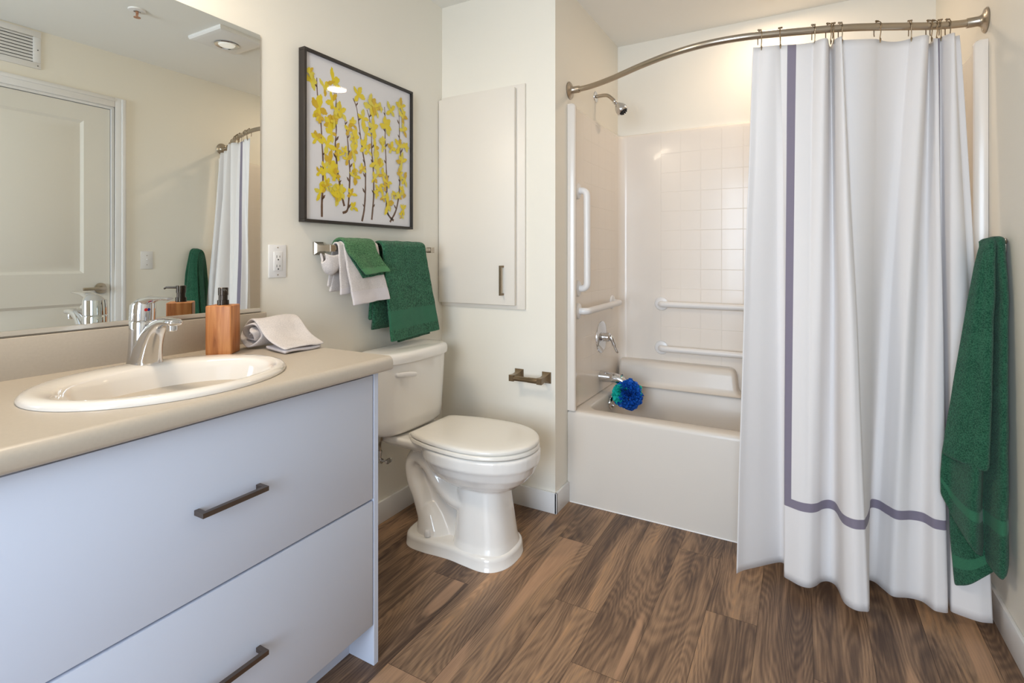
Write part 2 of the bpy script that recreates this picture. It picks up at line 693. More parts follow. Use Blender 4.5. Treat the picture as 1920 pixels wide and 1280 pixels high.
# right wall with the door opening (y -1.30 .. -0.50, to 2.105)
DY0, DY1, DZ = -1.33, -0.53, 2.10
bm = new_bm()
add_box(bm, (XR, DY1, 0), (XR + 0.12, YB + 0.1, H))
add_box(bm, (XR, YF - 0.1, 0), (XR + 0.12, DY0, H))
add_box(bm, (XR, DY0, DZ), (XR + 0.12, DY1, H))
struct('wall_right', bm, M_wall)
# wall behind the camera with an opening added to let the fill light in (x 0.75 .. 1.95)
bm = new_bm()
add_box(bm, (0, YF - 0.1, 0), (0.72, YF, H))
add_box(bm, (1.98, YF - 0.1, 0), (XR, YF, H))
add_box(bm, (0.72, YF - 0.1, 2.12), (1.98, YF, H))
struct('wall_front', bm, M_wall)

# baseboards
bm = new_bm()
add_box(bm, (0, -1.038, 0), (0.012, -0.012, 0.095), 0.003)
struct('baseboard_left', bm, M_trim, smooth=True)
bm = new_bm()
add_box(bm, (0, -0.012, 0), (XC + 0.012, 0, 0.095), 0.003)
add_box(bm, (XC, -0.012, 0), (XC + 0.012, YT - 0.001, 0.095), 0.003)
struct('baseboard_back', bm, M_trim, smooth=True)
bm = new_bm()
add_box(bm, (XR - 0.012, DY1 + 0.065, 0), (XR, YT - 0.001, 0.095), 0.003)
add_box(bm, (XR - 0.012, YF, 0), (XR, DY0 - 0.065, 0.095), 0.003)
struct('baseboard_right', bm, M_trim, smooth=True)

# door casing and door (seen in the mirror)
bm = new_bm()
cw = 0.062
for y_a, y_b in ((DY0 - cw, DY0), (DY1, DY1 + cw)):
    add_box(bm, (XR - 0.014, y_a, 0), (XR, y_b, DZ + cw), 0.004)
    ya = y_a + 0.006 if y_a < DY0 else y_a + 0.036
    add_box(bm, (XR - 0.02, ya, 0), (XR - 0.005, ya + 0.02, DZ + cw - 0.004), 0.004)
add_box(bm, (XR - 0.014, DY0, DZ), (XR, DY1, DZ + cw), 0.004)
add_box(bm, (XR - 0.02, DY0, DZ + 0.036), (XR - 0.005, DY1, DZ + 0.056), 0.004)
add_box(bm, (XR, DY0, 0), (XR + 0.115, DY0 + 0.014, DZ))
add_box(bm, (XR, DY1 - 0.014, 0), (XR + 0.115, DY1, DZ))
add_box(bm, (XR, DY0 + 0.014, DZ - 0.014), (XR + 0.115, DY1 - 0.014, DZ))
struct('trim_1', bm, M_trim, smooth=True)

XD = XR + 0.012                   # face of the door


def door_panel(bm, ya, yb, za, zb):
    """moulded panel: bevel down, flat groove, bevel up to a raised field"""
    lv = [(0, 0), (0.016, 0.009), (0.03, 0.009), (0.055, 0.002)]
    rings = []
    for ins, dep in lv:
        rings.append([(XD + dep, ya + ins, za + ins), (XD + dep, yb - ins, za + ins), (XD + dep, yb - ins, zb - ins), (XD + dep, ya + ins, zb - ins)])
    add_loft(bm, rings, False, True)


bm = new_bm()
y0, y1, z1 = DY0 + 0.017, DY1 - 0.017, DZ - 0.017
pa, pb = y0 + 0.135, y1 - 0.135
for lo, hi in (((y0, 0.01), (pa, z1)), ((pb, 0.01), (y1, z1)), ((pa, 0.01), (pb, 0.22)), ((pa, 0.885), (pb, 1.065)), ((pa, 1.985), (pb, z1))):
    vs = [bm.verts.new((XD, a, b)) for a, b in ((lo[0], lo[1]), (hi[0], lo[1]), (hi[0], hi[1]), (lo[0], hi[1]))]
    bm.faces.new(vs)
door_panel(bm, pa, pb, 0.22, 0.885)
door_panel(bm, pa, pb, 1.065, 1.985)
add_box(bm, (XD + 0.012, y0, 0.01), (XD + 0.035, y1, z1))
door = struct('door_1', bm, M_door, smooth=True, angle=20)
bm = new_bm()
hy, hz = -0.598, 0.972
add_lathe(bm, [(0.0, 0.0), (0.031, 0.0), (0.033, -0.004), (0.031, -0.009), (0.014, -0.011), (0.011, -0.016), (0.011, -0.045), (0.0, -0.047)], (XD, hy, hz), (1, 0, 0), 28)
add_box(bm, (XD - 0.052, hy - 0.105, hz - 0.009), (XD - 0.038, hy + 0.012, hz + 0.009), 0.003)
dh = obj('door_handle', bm, M_nickel, door)

# ------------------------------------------------------------------ wall and ceiling fittings seen in the mirror
V = thing('air_vent', 'white louvred air return grille high above the door', 'vent', (XR, -1.08, 2.33))
bm = new_bm()
ya, yb, za, zb = -1.27, -0.89, 2.222, 2.432
fw = 0.034
for lo, hi in (((ya, za), (yb, za + fw)), ((ya, zb - fw), (yb, zb)), ((ya, za + fw), (ya + fw, zb - fw)), ((yb - fw, za + fw), (yb, zb - fw))):
    add_box(bm, (XR - 0.008, lo[0], lo[1]), (XR, hi[0], hi[1]), 0.002)
obj('frame', bm, M_trim, V)


def louvre(b, k):
    z = za + fw + 0.009 + k * 0.0178
    vs = [(XR - 0.007, z - 0.004), (XR - 0.006, z - 0.006), (XR - 0.0005, z + 0.007), (XR - 0.002, z + 0.009)]
    add_loft(b, [[(a, ya + fw, c) for a, c in vs], [(a, yb - fw, c) for a, c in vs]])


part_each('louvre', range(8), louvre, M_trim, V)
bm = new_bm()
add_box(bm, (XR - 0.0006, ya + fw, za + fw), (XR, yb - fw, zb - fw))
obj('backing', bm, M_dark, V, smooth=False)
part_each('screw', [(yy, zz) for yy in (yb - 0.014, ya + 0.014) for zz in (za + 0.016, (za + zb) / 2)],
          lambda b, p: add_lathe(b, [(0.003, 0), (0.003, 0.002)], (XR - 0.0095, p[0], p[1]), (1, 0, 0), 8), M_dark, V)

S = thing('light_switch', 'white toggle light switch between door casing and hanging green towel', 'light switch', (XR, -0.345, 1.144))
bm = new_bm()
add_box(bm, (XR - 0.005, -0.381, 1.086), (XR, -0.309, 1.202), 0.002)
obj('wall_plate', bm, M_plastic, S)
bm = new_bm()
add_box(bm, (XR - 0.0155, -0.349, 1.146), (XR - 0.005, -0.341, 1.153), 0.002)
obj('toggle', bm, M_plastic, S)
part_each('screw', (1.114, 1.174), lambda b, zz: add_lathe(b, [(0.003, 0), (0.003, 0.0015)], (XR - 0.0065, -0.345, zz), (1, 0, 0), 8), M_nickel, S)

FL = thing('ceiling_fan_light', 'square white exhaust fan cover with round recessed lamp on ceiling', 'ceiling light', (1.33, -0.31, H))
bm = new_bm()
cx, cy, hw, hh = 1.335, -0.31, 0.155, 0.14
rings = []
for s, z in ((1.0, H), (1.0, H - 0.012), (0.96, H - 0.02), (0.8, H - 0.026)):
    rings.append([(cx - hw * s, cy - hh * s, z), (cx + hw * s, cy - hh * s, z), (cx + hw * s, cy + hh * s, z), (cx - hw * s, cy + hh * s, z)])
add_loft(bm, rings)
obj('cover', bm, M_plastic, FL, angle=20)
bm = new_bm()
add_lathe(bm, [(0.062, 0.027), (0.066, 0.030), (0.062, 0.033), (0.056, 0.030), (0.04, 0.0275)], (1.356, -0.303, H), (0, 0, -1), 36)
obj('reflector_ring', bm, M_chrome, FL)
bm = new_bm()
add_lathe(bm, [(0.0, 0.028), (0.046, 0.028), (0.04, 0.034), (0.0, 0.036)], (1.356, -0.303, H), (0, 0, -1), 28)
obj('lens', bm, M_lens_dim, FL)

SP = thing('fire_sprinkler', 'small pendent fire sprinkler with white ring on the ceiling', 'sprinkler', (1.40, -0.755, H))
bm = new_bm()
add_lathe(bm, [(0.0, 0.0), (0.04, 0.0), (0.038, 0.006), (0.016, 0.010), (0.014, 0.002), (0.0, 0.002)], (1.40, -0.755, H), (0, 0, -1), 28)
obj('escutcheon', bm, M_plastic, SP)
bm = new_bm()
add_lathe(bm, [(0.007, 0.002), (0.007, 0.018), (0.003, 0.02), (0.003, 0.036), (0.016, 0.038), (0.016, 0.040)], (1.40, -0.755, H), (0, 0, -1), 12)
for s in (-1, 1):
    add_tube(bm, [(1.40 + s * 0.007, -0.755, H - 0.012), (1.40 + s * 0.011, -0.755, H - 0.024), (1.40 + s * 0.003, -0.755, H - 0.036)], 0.0018, 8)
obj('head', bm, M_brass, SP)

SL = thing('shower_downlight', 'round recessed ceiling light above the bathtub', 'ceiling light', (1.50, 0.62, H))
bm = new_bm()
add_lathe(bm, [(0.072, 0.0), (0.095, 0.0), (0.092, 0.007), (0.075, 0.010), (0.072, 0.003)], (1.50, 0.62, H), (0, 0, -1), 36)
obj('trim_ring', bm, M_plastic, SL)
bm = new_bm()
add_lathe(bm, [(0.0, 0.001), (0.072, 0.001), (0.072, 0.003), (0.0, 0.006)], (1.50, 0.62, H), (0, 0, -1), 36)
obj('lens', bm, M_lens_on, SL)

VL = thing('vanity_light', 'wall light bar mounted above the mirror', 'wall light', (0, -1.62, 2.2))
bm = new_bm()
add_box(bm, (0, -1.95, 2.16), (0.03, -1.29, 2.25), 0.004)
obj('back_plate', bm, M_nickel, VL)
part_each('lamp_shade', (-1.84, -1.62, -1.40), lambda b, yy: add_lathe(b, [(0.045, 0.0), (0.05, 0.05), (0.055, 0.10), (0.0, 0.101)], (0.085, yy, 2.29), (0, 0, -1), 24), M_lens_on, VL)

# ------------------------------------------------------------------ medicine cabinet recessed in the back wall
MC = thing('medicine_cabinet', 'tall flush white wall cabinet beside the shower corner', 'cabinet', (0.24, 0, 0.92))
bm = new_bm()
add_box(bm, (0.004, -0.012, 0.917), (0.487, 0, 1.975), 0.002)
obj('face_frame', bm, M_medcab, MC)
bm = new_bm()
add_box(bm, (0.004, -0.034, 0.936), (0.443, -0.0135, 1.958), 0.0025)
dr = obj('door', bm, M_medcab, MC)
bm = new_bm()
u_pull(bm, lambda a, b, c: (0.378 + c, -0.0335 - b, 0.983 + a), 0.140, 0.0335, 0.009)
obj('handle', bm, M_dnick, dr)

# toilet paper holder
TP = thing('toilet_paper_holder', 'empty bronze-toned toilet paper holder on wall beneath the cabinet', 'toilet paper holder', (0.52, 0, 0.61))


def tp_post(bm, xx):
    # square flared rose tapering to an arm and a square end
    sq = lambda s, y, dz=0: [(xx - s, y, 0.612 - s * 1.15 + dz), (xx + s, y, 0.612 - s * 1.15 + dz), (xx + s, y, 0.612 + s * 1.15 + dz), (xx - s, y, 0.612 + s * 1.15 + dz)]
    add_loft(bm, [sq(0.022, 0), sq(0.022, -0.006), sq(0.018, -0.010), sq(0.011, -0.024), sq(0.010, -0.05, -0.002), sq(0.0115, -0.060, -0.003), sq(0.0125, -0.082, -0.003), sq(0.010, -0.085, -0.003)])


part_each('post', (0.452, 0.594), tp_post, M_dnick, TP, angle=25)
bm = new_bm()
add_lathe(bm, [(0.0, 0), (0.0115, 0), (0.0115, 0.07), (0.0125, 0.072), (0.0125, 0.12), (0.0, 0.12)], (0.463, -0.072, 0.608), (1, 0, 0), 20)
obj('spring_roller', bm, M_dnick, TP)

# ------------------------------------------------------------------ mirror, outlet, picture
MI = thing('wall_mirror', 'large frameless wall mirror above the vanity backsplash', 'mirror', (0, -1.8, 0.98))
bm = new_bm()
add_box(bm, (0.0005, -2.60, 0.985), (0.006, -1.031, 1.917))
obj('glass', bm, M_mirror, MI, smooth=False)
bm = new_bm()
add_box(bm, (0.0, -2.60, 0.976), (0.011, -1.031, 0.9795), 0.001)
add_box(bm, (0.0085, -2.60, 0.976), (0.011, -1.031, 0.990), 0.001)
obj('channel', bm, M_alu, MI)

OU = thing('wall_outlet', 'white double wall outlet right of the mirror', 'outlet', (0, -0.962, 1.148))
bm = new_bm()
add_box(bm, (0, -0.997, 1.090), (0.005, -0.927, 1.206), 0.002)
obj('wall_plate', bm, M_plastic, OU)
bm = new_bm()
add_box(bm, (0.004, -0.9785, 1.114), (0.0075, -0.9455, 1.181), 0.001)
obj('receptacle', bm, M_plastic, OU)


def socket(b, zz):
    for dy, hgt in ((-0.006, 0.009), (0.006, 0.007)):
        add_box(b, (0.0074, -0.962 + dy - 0.0008, zz - hgt / 2), (0.0078, -0.962 + dy + 0.0008, zz + hgt / 2))
    add_lathe(b, [(0.0, 0), (0.0026, 0), (0.0026, 0.0004), (0.0, 0.0004)], (0.0074, -0.962, zz - 0.0105), (1, 0, 0), 12)


part_each('socket_slots', (1.164, 1.131), socket, M_dark, OU)
part_each('screw', (1.196, 1.100), lambda b, zz: add_lathe(b, [(0.0, 0), (0.0025, 0), (0.002, 0.001), (0.0, 0.001)], (0.005, -0.962, zz), (1, 0, 0), 10), M_nickel, OU)

PIC = thing('framed_picture', 'black framed print of yellow forsythia branches above the towel bar', 'picture', (0, -0.57, 1.29))
FY0, FY1, FZ0, FZ1 = -0.872, -0.266, 1.292, 1.932
bm = new_bm()
fw = 0.011
for lo, hi in (((FY0, FZ0), (FY1, FZ0 + fw)), ((FY0, FZ1 - fw), (FY1, FZ1)), ((FY0, FZ0 + fw), (FY0 + fw, FZ1 - fw)), ((FY1 - fw, FZ0 + fw), (FY1, FZ1 - fw))):
    add_box(bm, (0, lo[0], lo[1]), (0.032, hi[0], hi[1]), 0.0008, 1)
obj('frame', bm, M_black, PIC)
bm = new_bm()
add_box(bm, (0.004, FY0 + fw, FZ0 + fw), (0.021, FY1 - fw, FZ1 - fw), mi=0)
STEMS = [[[-0.808, 1.837], [-0.806, 1.788], [-0.798, 1.724], [-0.788, 1.666], [-0.784, 1.6], [-0.779, 1.535], [-0.779, 1.479], [-0.78, 1.424], [-0.784, 1.368], [-0.784, 1.315]], [[-0.717, 1.836], [-0.715, 1.774], [-0.717, 1.716], [-0.714, 1.66], [-0.719, 1.602], [-0.712, 1.534], [-0.706, 1.49], [-0.695, 1.445], [-0.684, 1.4], [-0.673, 1.366]], [[-0.675, 1.726], [-0.665, 1.682], [-0.655, 1.626], [-0.65, 1.568], [-0.644, 1.51], [-0.646, 1.451], [-0.65, 1.392], [-0.658, 1.35], [-0.682, 1.338]], [[-0.627, 1.809], [-0.607, 1.772], [-0.595, 1.709], [-0.584, 1.651], [-0.574, 1.599], [-0.56, 1.541], [-0.558, 1.48], [-0.56, 1.413], [-0.566, 1.358], [-0.578, 1.311]], [[-0.55, 1.781], [-0.534, 1.741], [-0.524, 1.676], [-0.522, 1.608], [-0.514, 1.548], [-0.511, 1.486], [-0.511, 1.418], [-0.517, 1.361], [-0.522, 1.321]], [[-0.445, 1.819], [-0.441, 1.769], [-0.441, 1.693], [-0.438, 1.63], [-0.434, 1.554], [-0.43, 1.49], [-0.43, 1.426], [-0.432, 1.368], [-0.408, 1.338], [-0.386, 1.326]], [[-0.351, 1.804], [-0.349, 1.751], [-0.347, 1.686], [-0.341, 1.621], [-0.344, 1.554], [-0.347, 1.487], [-0.357, 1.42], [-0.375, 1.366], [-0.41, 1.318]]]
FLOWERS = [[-0.835, 1.818, 0.0256], [-0.771, 1.809, 0.0231], [-0.728, 1.844, 0.0282], [-0.801, 1.721, 0.0307], [-0.735, 1.768, 0.0215], [-0.692, 1.734, 0.0256], [-0.746, 1.681, 0.0246], [-0.725, 1.703, 0.0205], [-0.739, 1.643, 0.0215], [-0.808, 1.609, 0.0215], [-0.76, 1.594, 0.0266], [-0.714, 1.583, 0.0184], [-0.746, 1.529, 0.0297], [-0.771, 1.503, 0.0184], [-0.795, 1.483, 0.0174], [-0.771, 1.481, 0.0164], [-0.725, 1.493, 0.0215], [-0.791, 1.411, 0.0236], [-0.757, 1.443, 0.0174], [-0.721, 1.414, 0.0256], [-0.692, 1.422, 0.0225], [-0.71, 1.398, 0.0231], [-0.638, 1.417, 0.0205], [-0.599, 1.828, 0.0246], [-0.574, 1.738, 0.0256], [-0.63, 1.701, 0.0195], [-0.65, 1.674, 0.0174], [-0.619, 1.651, 0.0205], [-0.63, 1.595, 0.0246], [-0.658, 1.555, 0.0174], [-0.619, 1.49, 0.0225], [-0.623, 1.519, 0.0154], [-0.627, 1.365, 0.0174], [-0.558, 1.681, 0.0205], [-0.566, 1.622, 0.0256], [-0.578, 1.526, 0.0164], [-0.533, 1.797, 0.0297], [-0.498, 1.793, 0.0225], [-0.511, 1.709, 0.0256], [-0.545, 1.61, 0.0184], [-0.503, 1.624, 0.0225], [-0.498, 1.569, 0.0277], [-0.485, 1.552, 0.0236], [-0.511, 1.498, 0.0184], [-0.481, 1.452, 0.0225], [-0.472, 1.813, 0.0154], [-0.408, 1.809, 0.0246], [-0.436, 1.732, 0.0297], [-0.459, 1.645, 0.0184], [-0.403, 1.642, 0.0195], [-0.459, 1.518, 0.0205], [-0.431, 1.49, 0.0225], [-0.459, 1.423, 0.0174], [-0.427, 1.394, 0.0266], [-0.389, 1.443, 0.0123], [-0.341, 1.846, 0.0225], [-0.331, 1.802, 0.0225], [-0.326, 1.743, 0.0225], [-0.351, 1.665, 0.0256], [-0.311, 1.666, 0.0174], [-0.336, 1.595, 0.0256], [-0.351, 1.533, 0.0174], [-0.316, 1.518, 0.0205], [-0.331, 1.463, 0.0184], [-0.361, 1.433, 0.0174], [-0.326, 1.38, 0.0184]]
rnd = random.Random(5)


def art_poly(pts, x, mi):
    bm.faces.new([bm.verts.new((x, a, b)) for a, b in pts]).material_index = mi


lx = 0.0212
for st in STEMS:
    c = catmull([(a, b, 0) for a, b in st], 4)
    n = len(c)
    left, right = [], []
    for i, p in enumerate(c):
        t = (c[min(i + 1, n - 1)] - c[max(i - 1, 0)]).normalized()
        w = 0.0016 + 0.0034 * (i / n) + rnd.uniform(-0.0004, 0.0006)
        left.append((p.x - t.y * w, p.y + t.x * w))
        right.append((p.x + t.y * w, p.y - t.x * w))
    for i in range(n - 1):
        art_poly([left[i], left[i + 1], right[i + 1], right[i]], lx, 4)
    for i in range(3, n - 2, 4):            # buds
        p = c[i]
        s = rnd.choice((-1, 1))
        ln = rnd.uniform(0.012, 0.022)
        art_poly([(p.x, p.y - 0.003), (p.x + s * ln * 0.6, p.y + ln * 0.35), (p.x + s * ln * 0.8, p.y + ln), (p.x + s * ln * 0.35, p.y + ln * 0.75), (p.x, p.y + 0.003)], lx, 4)
more = []
for fy, fz, fr in FLOWERS:                      # companions beside most blossoms
    if rnd.random() < 0.3:
        more.append([fy + rnd.uniform(-0.022, 0.022), fz + rnd.uniform(-0.03, 0.03), fr * rnd.uniform(0.6, 0.9)])
for fi, (fy, fz, fr) in enumerate(FLOWERS + more):
    fr *= 1.25
    k = rnd.choice((4, 4, 5))
    a0 = rnd.choice((0.5, 2.6, 1.3, 1.9, 0.9, -0.3, 3.6)) + rnd.uniform(-0.3, 0.3)
    for j in range(k):
        a = a0 + (PI * 1.25) * (j / (k - 1) - 0.5) + rnd.uniform(-0.25, 0.25)
        ln = fr * rnd.uniform(0.95, 1.5)
        wd = fr * rnd.uniform(0.26, 0.42)
        ca, sa = math.cos(a), math.sin(a)
        prof = [(-0.25, -0.2), (0.3, -0.7), (0.62, -1.0), (0.80, -0.72), (0.98, -0.75), (1.12, -0.1), (0.96, 0.2), (0.90, 0.65), (0.62, 1.0), (0.3, 0.65), (-0.25, 0.2)]
        pts = [(max(FY0 + fw + .001, min(FY1 - fw - .001, fy + ca * u * ln * 0.8 - sa * v * wd)), fz + sa * u * ln + ca * v * wd) for u, v in prof]
        art_poly(pts, 0.0214 + 0.000012 * (fi * 5 + j), rnd.choice((1, 1, 2, 3)))
obj('print', bm, [M_print, M_petal, M_petal2, M_petal3, M_stem], PIC, smooth=False)
bm = new_bm()
vs = [bm.verts.new(p) for p in ((0.0265, FY0 + fw, FZ0 + fw), (0.0265, FY1 - fw, FZ0 + fw), (0.0265, FY1 - fw, FZ1 - fw), (0.0265, FY0 + fw, FZ1 - fw))]
bm.faces.new(vs)
obj('glass', bm, M_pane, PIC, smooth=False)
# ------------------------------------------------------------------ vanity
XV = 0.552                                    # drawer face
VE = -1.040                                   # right end of the vanity
VY0 = -2.52
VC = thing('vanity_cabinet', 'white slab-front vanity cabinet under the beige countertop', 'cabinet', (0.27, -1.75, 0))
bm = new_bm()
add_box(bm, (0.014, VE - 0.018, 0.0), (XV, VE, 0.836), 0.001, 1)
obj('end_panel', bm, M_cab, VC, smooth=False)
bm = new_bm()
add_box(bm, (0.014, VY0, 0.0), (XV, VY0 + 0.018, 0.836))
add_box(bm, (0.014, VY0 + 0.018, 0.118), (XV - 0.021, VE - 0.0181, 0.136))
add_box(bm, (0.014, VY0 + 0.018, 0.136), (0.022, VE - 0.0181, 0.836))
add_box(bm, (XV - 0.030, VY0 + 0.018, 0.136), (XV - 0.021, VE - 0.0181, 0.730))
obj('carcass', bm, M_cab, VC, smooth=False)
bm = new_bm()
add_box(bm, (0.437, VY0 + 0.018, 0.0), (0.455, VE - 0.0185, 0.117))
obj('toe_kick', bm, M_cab, VC, smooth=False)


def pull(parent, y0, y1, z, name='handle'):
    b = new_bm()
    u_pull(b, lambda a, o_, c: (XV + 0.0002 + o_, y0 + a, z - 0.005 + c), y1 - y0, 0.031, 0.010)
    return obj(name, b, M_bronze, parent)


for ya, yb in ((-1.884, VE - 0.022), (VY0 + 0.002, -1.890)):
    for za, zb, hz in ((0.477, 0.827, 0.650), (0.118, 0.471, 0.287)):
        b = new_bm()
        add_box(b, (XV - 0.0205, ya, za), (XV, yb, zb), 0.0015)
        d = obj('drawer', b, M_cab, VC)
        if yb > -1.2:
            pull(d, -1.558, -1.413, hz)
        else:
            pull(d, -2.28, -2.13, hz)

# countertop with rounded front nosing and coved backsplash; hole left by the drop-in basin
CT, CB = 0.878, 0.838
SX, SY, SA, SB = 0.335, -1.492, 0.218, 0.262    # basin centre and half axes (x, y)
CE, CY0 = -1.020, -2.54
bm = new_bm()


def ell(a, b, z, n=64, e=2.0, cx=SX, cy=SY):
    out = []
    for k in range(n):
        t = 2 * PI * k / n
        c, s = math.cos(t), math.sin(t)
        out.append((cx + a * math.copysign(abs(c) ** (2 / e), c), cy + b * math.copysign(abs(s) ** (2 / e), s), z))
    return out


XN = 0.590
n = 64
hole = [bm.verts.new(p) for p in ell(SA - 0.02, SB - 0.02, CT, n)]
outer = []
for k in range(n):                               # outer rectangle ring, matched to the hole
    t = 2 * PI * k / n
    c, s = math.cos(t), math.sin(t)
    xr = XN - 0.016 - SX if c > 0 else SX - 0.0
    yr = CE - SY if s > 0 else SY - CY0
    m_ = min(xr / abs(c) if abs(c) > 1e-6 else 9, yr / abs(s) if abs(s) > 1e-6 else 9)
    outer.append([SX + c * m_, SY + s * m_])
for cxr, cyr in ((XN - 0.016, CE), (0.0, CE), (0.0, CY0), (XN - 0.016, CY0)):   # snap nearest to the corners
    i = min(range(n), key=lambda q: (outer[q][0] - cxr) ** 2 + (outer[q][1] - cyr) ** 2)
    outer[i] = [cxr, cyr]
ov = [bm.verts.new((a, b, CT)) for a, b in outer]
for k in range(n):
    j = (k + 1) % n
    bm.faces.new((hole[k], hole[j], ov[j], ov[k]))
prof = [(XN - 0.016, CT)]
for k in range(1, 9):
    a = PI / 2 - k * PI / 2 / 8
    prof.append((XN - 0.016 + 0.016 * math.cos(a), CT - 0.020 + 0.020 * math.sin(a)))
for k in range(1, 7):
    a = -k * PI / 2 / 6
    prof.append((XN - 0.012 + 0.012 * math.cos(a), CB + 0.012 + 0.012 * math.sin(a)))
prof += [(0.5, CB), (0.0, CB)]
add_loft(bm, [[(a, y, b) for a, b in prof] for y in (CY0, CE)], False, False, closed=False)
capv = [(0.0, CT)] + prof
for y in (CY0, CE):
    bm.faces.new([bm.verts.new((a, y, b)) for a, b in capv])
add_box(bm, (0.0, CY0, CT - 0.001), (0.0195, CE + 0.004, 0.9745), 0.0015)
ctop = obj('countertop', bm, M_counter, angle=50)
tag(ctop, 'beige laminate countertop with rounded front edge and backsplash', 'countertop')

# drop-in oval basin
bm = new_bm()
rings = [ell(SA, SB, CT + 0.0005), ell(SA + 0.001, SB + 0.001, CT + 0.006), ell(SA - 0.006, SB - 0.006, CT + 0.013), ell(SA - 0.018, SB - 0.018, CT + 0.016)]
ic = SX + 0.028                                   # bowl is pushed forward, leaving a tap ledge at the back
for a, b, z, e in ((0.166, 0.222, CT + 0.014, 2.1), (0.158, 0.214, CT + 0.008, 2.1), (0.152, 0.207, CT - 0.008, 2.1), (0.142, 0.195, CT - 0.045, 2.1), (0.126, 0.172, CT - 0.085, 2.1), (0.095, 0.130, CT - 0.118, 2.0), (0.05, 0.065, CT - 0.134, 2.0), (0.022, 0.022, CT - 0.137, 2.0)):
    rings.append(ell(a, b, z, 64, e, ic))
add_loft(bm, rings, False, False)
BS = thing('wash_basin', 'white oval drop-in washbasin set in the beige countertop', 'sink', (SX, SY, CT))
obj('bowl', bm, M_sink, BS, angle=60)
bm = new_bm()
add_lathe(bm, [(0.0, 0.004), (0.018, 0.004), (0.024, 0.002), (0.024, -0.004)], (ic, SY, CT - 0.137), (0, 0, 1), 28)
obj('drain', bm, M_chrome, BS)

# faucet
FX, FYc, FZb = 0.132, -1.452, CT + 0.0135
FA = thing('basin_faucet', 'chrome single-lever faucet on the back rim of the washbasin', 'faucet', (FX, FYc, FZb))
bm = new_bm()
# upright body, leaning back slightly
rings = []
for z, dx, r in ((0.0, 0.0, 0.034), (0.006, 0.0, 0.033), (0.04, 0.0, 0.030), (0.08, 0.0, 0.0285), (0.104, 0.0, 0.0285), (0.108, 0.0, 0.0265)):
    rings.append([(FX + dx + r * math.cos(2 * PI * k / 36), FYc + r * math.sin(2 * PI * k / 36), FZb + z) for k in range(36)])
add_loft(bm, rings)
# broad flared spout rising from the base and arching over the bowl
path = [(0.149, 0.0, 0.040, 0.034), (0.155, 0.02, 0.036, 0.031), (0.166, 0.045, 0.030, 0.027), (0.181, 0.070, 0.024, 0.0235), (0.200, 0.091, 0.0185, 0.021), (0.222, 0.104, 0.014, 0.0195), (0.245, 0.111, 0.0105, 0.0185), (0.268, 0.112, 0.0095, 0.0185), (0.286, 0.111, 0.008, 0.0165), (0.292, 0.1105, 0.004, 0.012)]
P = catmull([(a, FYc, FZb + b) for a, b, _, _ in path], 3)
T = catmull([(c, d, 0) for _, _, c, d in path], 3)
rings = []
for i, p in enumerate(P):
    t = (P[min(i + 1, len(P) - 1)] - P[max(i - 1, 0)]).normalized()
    if i == 0:
        t = Vector((0, 0, 1))
    nrm = Vector((-t.z, 0, t.x))
    ring = []
    for k in range(28):
        a = 2 * PI * k / 28
        c, s = math.cos(a), math.sin(a)
        c = math.copysign(abs(c) ** 0.75, c)
        s = math.copysign(abs(s) ** 0.75, s)
        ring.append(p + nrm * (T[i].x * c) + Vector((0, 1, 0)) * (T[i].y * s))
    rings.append(ring)
add_loft(bm, rings)
obj('body', bm, M_chrome, FA, angle=50)
bm = new_bm()
add_lathe(bm, [(0.0, 0.0), (0.0115, 0.0), (0.012, 0.004), (0.012, 0.014), (0.0, 0.014)], (0.270, FYc, FZb + 0.090), (0, 0, 1), 24)
obj('aerator', bm, M_chrome, FA)
bm = new_bm()
# lever cap: faceted dome with the tongue reaching forward over the spout
rings = []
for z, dx, rx, ry in ((0.1095, 0.0, 0.0285, 0.0285), (0.126, 0.001, 0.0288, 0.0284), (0.150, 0.003, 0.028, 0.0275)):
    rings.append([(FX + dx + rx * math.cos(2 * PI * k / 36), FYc + ry * math.sin(2 * PI * k / 36), FZb + z) for k in range(36)])
for dz, s in ((0.158, 0.86), (0.163, 0.6), (0.166, 0.3)):
    rings.append([(FX + 0.006 + 0.026 * s * math.cos(2 * PI * k / 36), FYc + 0.0255 * s * math.sin(2 * PI * k / 36), FZb + dz + 0.22 * 0.026 * s * math.cos(2 * PI * k / 36)) for k in range(36)])
add_loft(bm, rings)
lp = [(0.125, 0.150, 0.010, 0.020), (0.150, 0.158, 0.011, 0.019), (0.175, 0.163, 0.010, 0.0165), (0.200, 0.166, 0.0065, 0.014), (0.225, 0.1675, 0.0045, 0.0125), (0.250, 0.168, 0.0045, 0.0115), (0.262, 0.1685, 0.003, 0.008)]
rings = []
for a, b, t_, w_ in lp:
    rings.append([(a, FYc + w_ * math.cos(2 * PI * k / 20), FZb + b + t_ * math.sin(2 * PI * k / 20)) for k in range(20)])
add_loft(bm, rings)
obj('lever', bm, M_chrome, FA, angle=35)
bm = new_bm()
add_lathe(bm, [(0.0, 0), (0.0042, 0), (0.0036, 0.0012), (0.0, 0.0014)], (FX + 0.0295, FYc - 0.0055, FZb + 0.137), (1, -0.15, 0), 16)
obj('hot_mark', bm, M_red, FA)
bm = new_bm()
add_lathe(bm, [(0.0, 0), (0.0042, 0), (0.0036, 0.0012), (0.0, 0.0014)], (FX + 0.0295, FYc + 0.0005, FZb + 0.137), (1, 0.05, 0), 16)
obj('cold_mark', bm, M_blue, FA)
bm = new_bm()
add_lathe(bm, [(0.0, 0), (0.004, 0), (0.003, 0.008), (0.003, 0.030), (0.005, 0.032), (0.005, 0.038), (0, 0.039)], (FX - 0.034, FYc, FZb), (0, 0, 1), 16)
obj('drain_rod_knob', bm, M_chrome, FA)

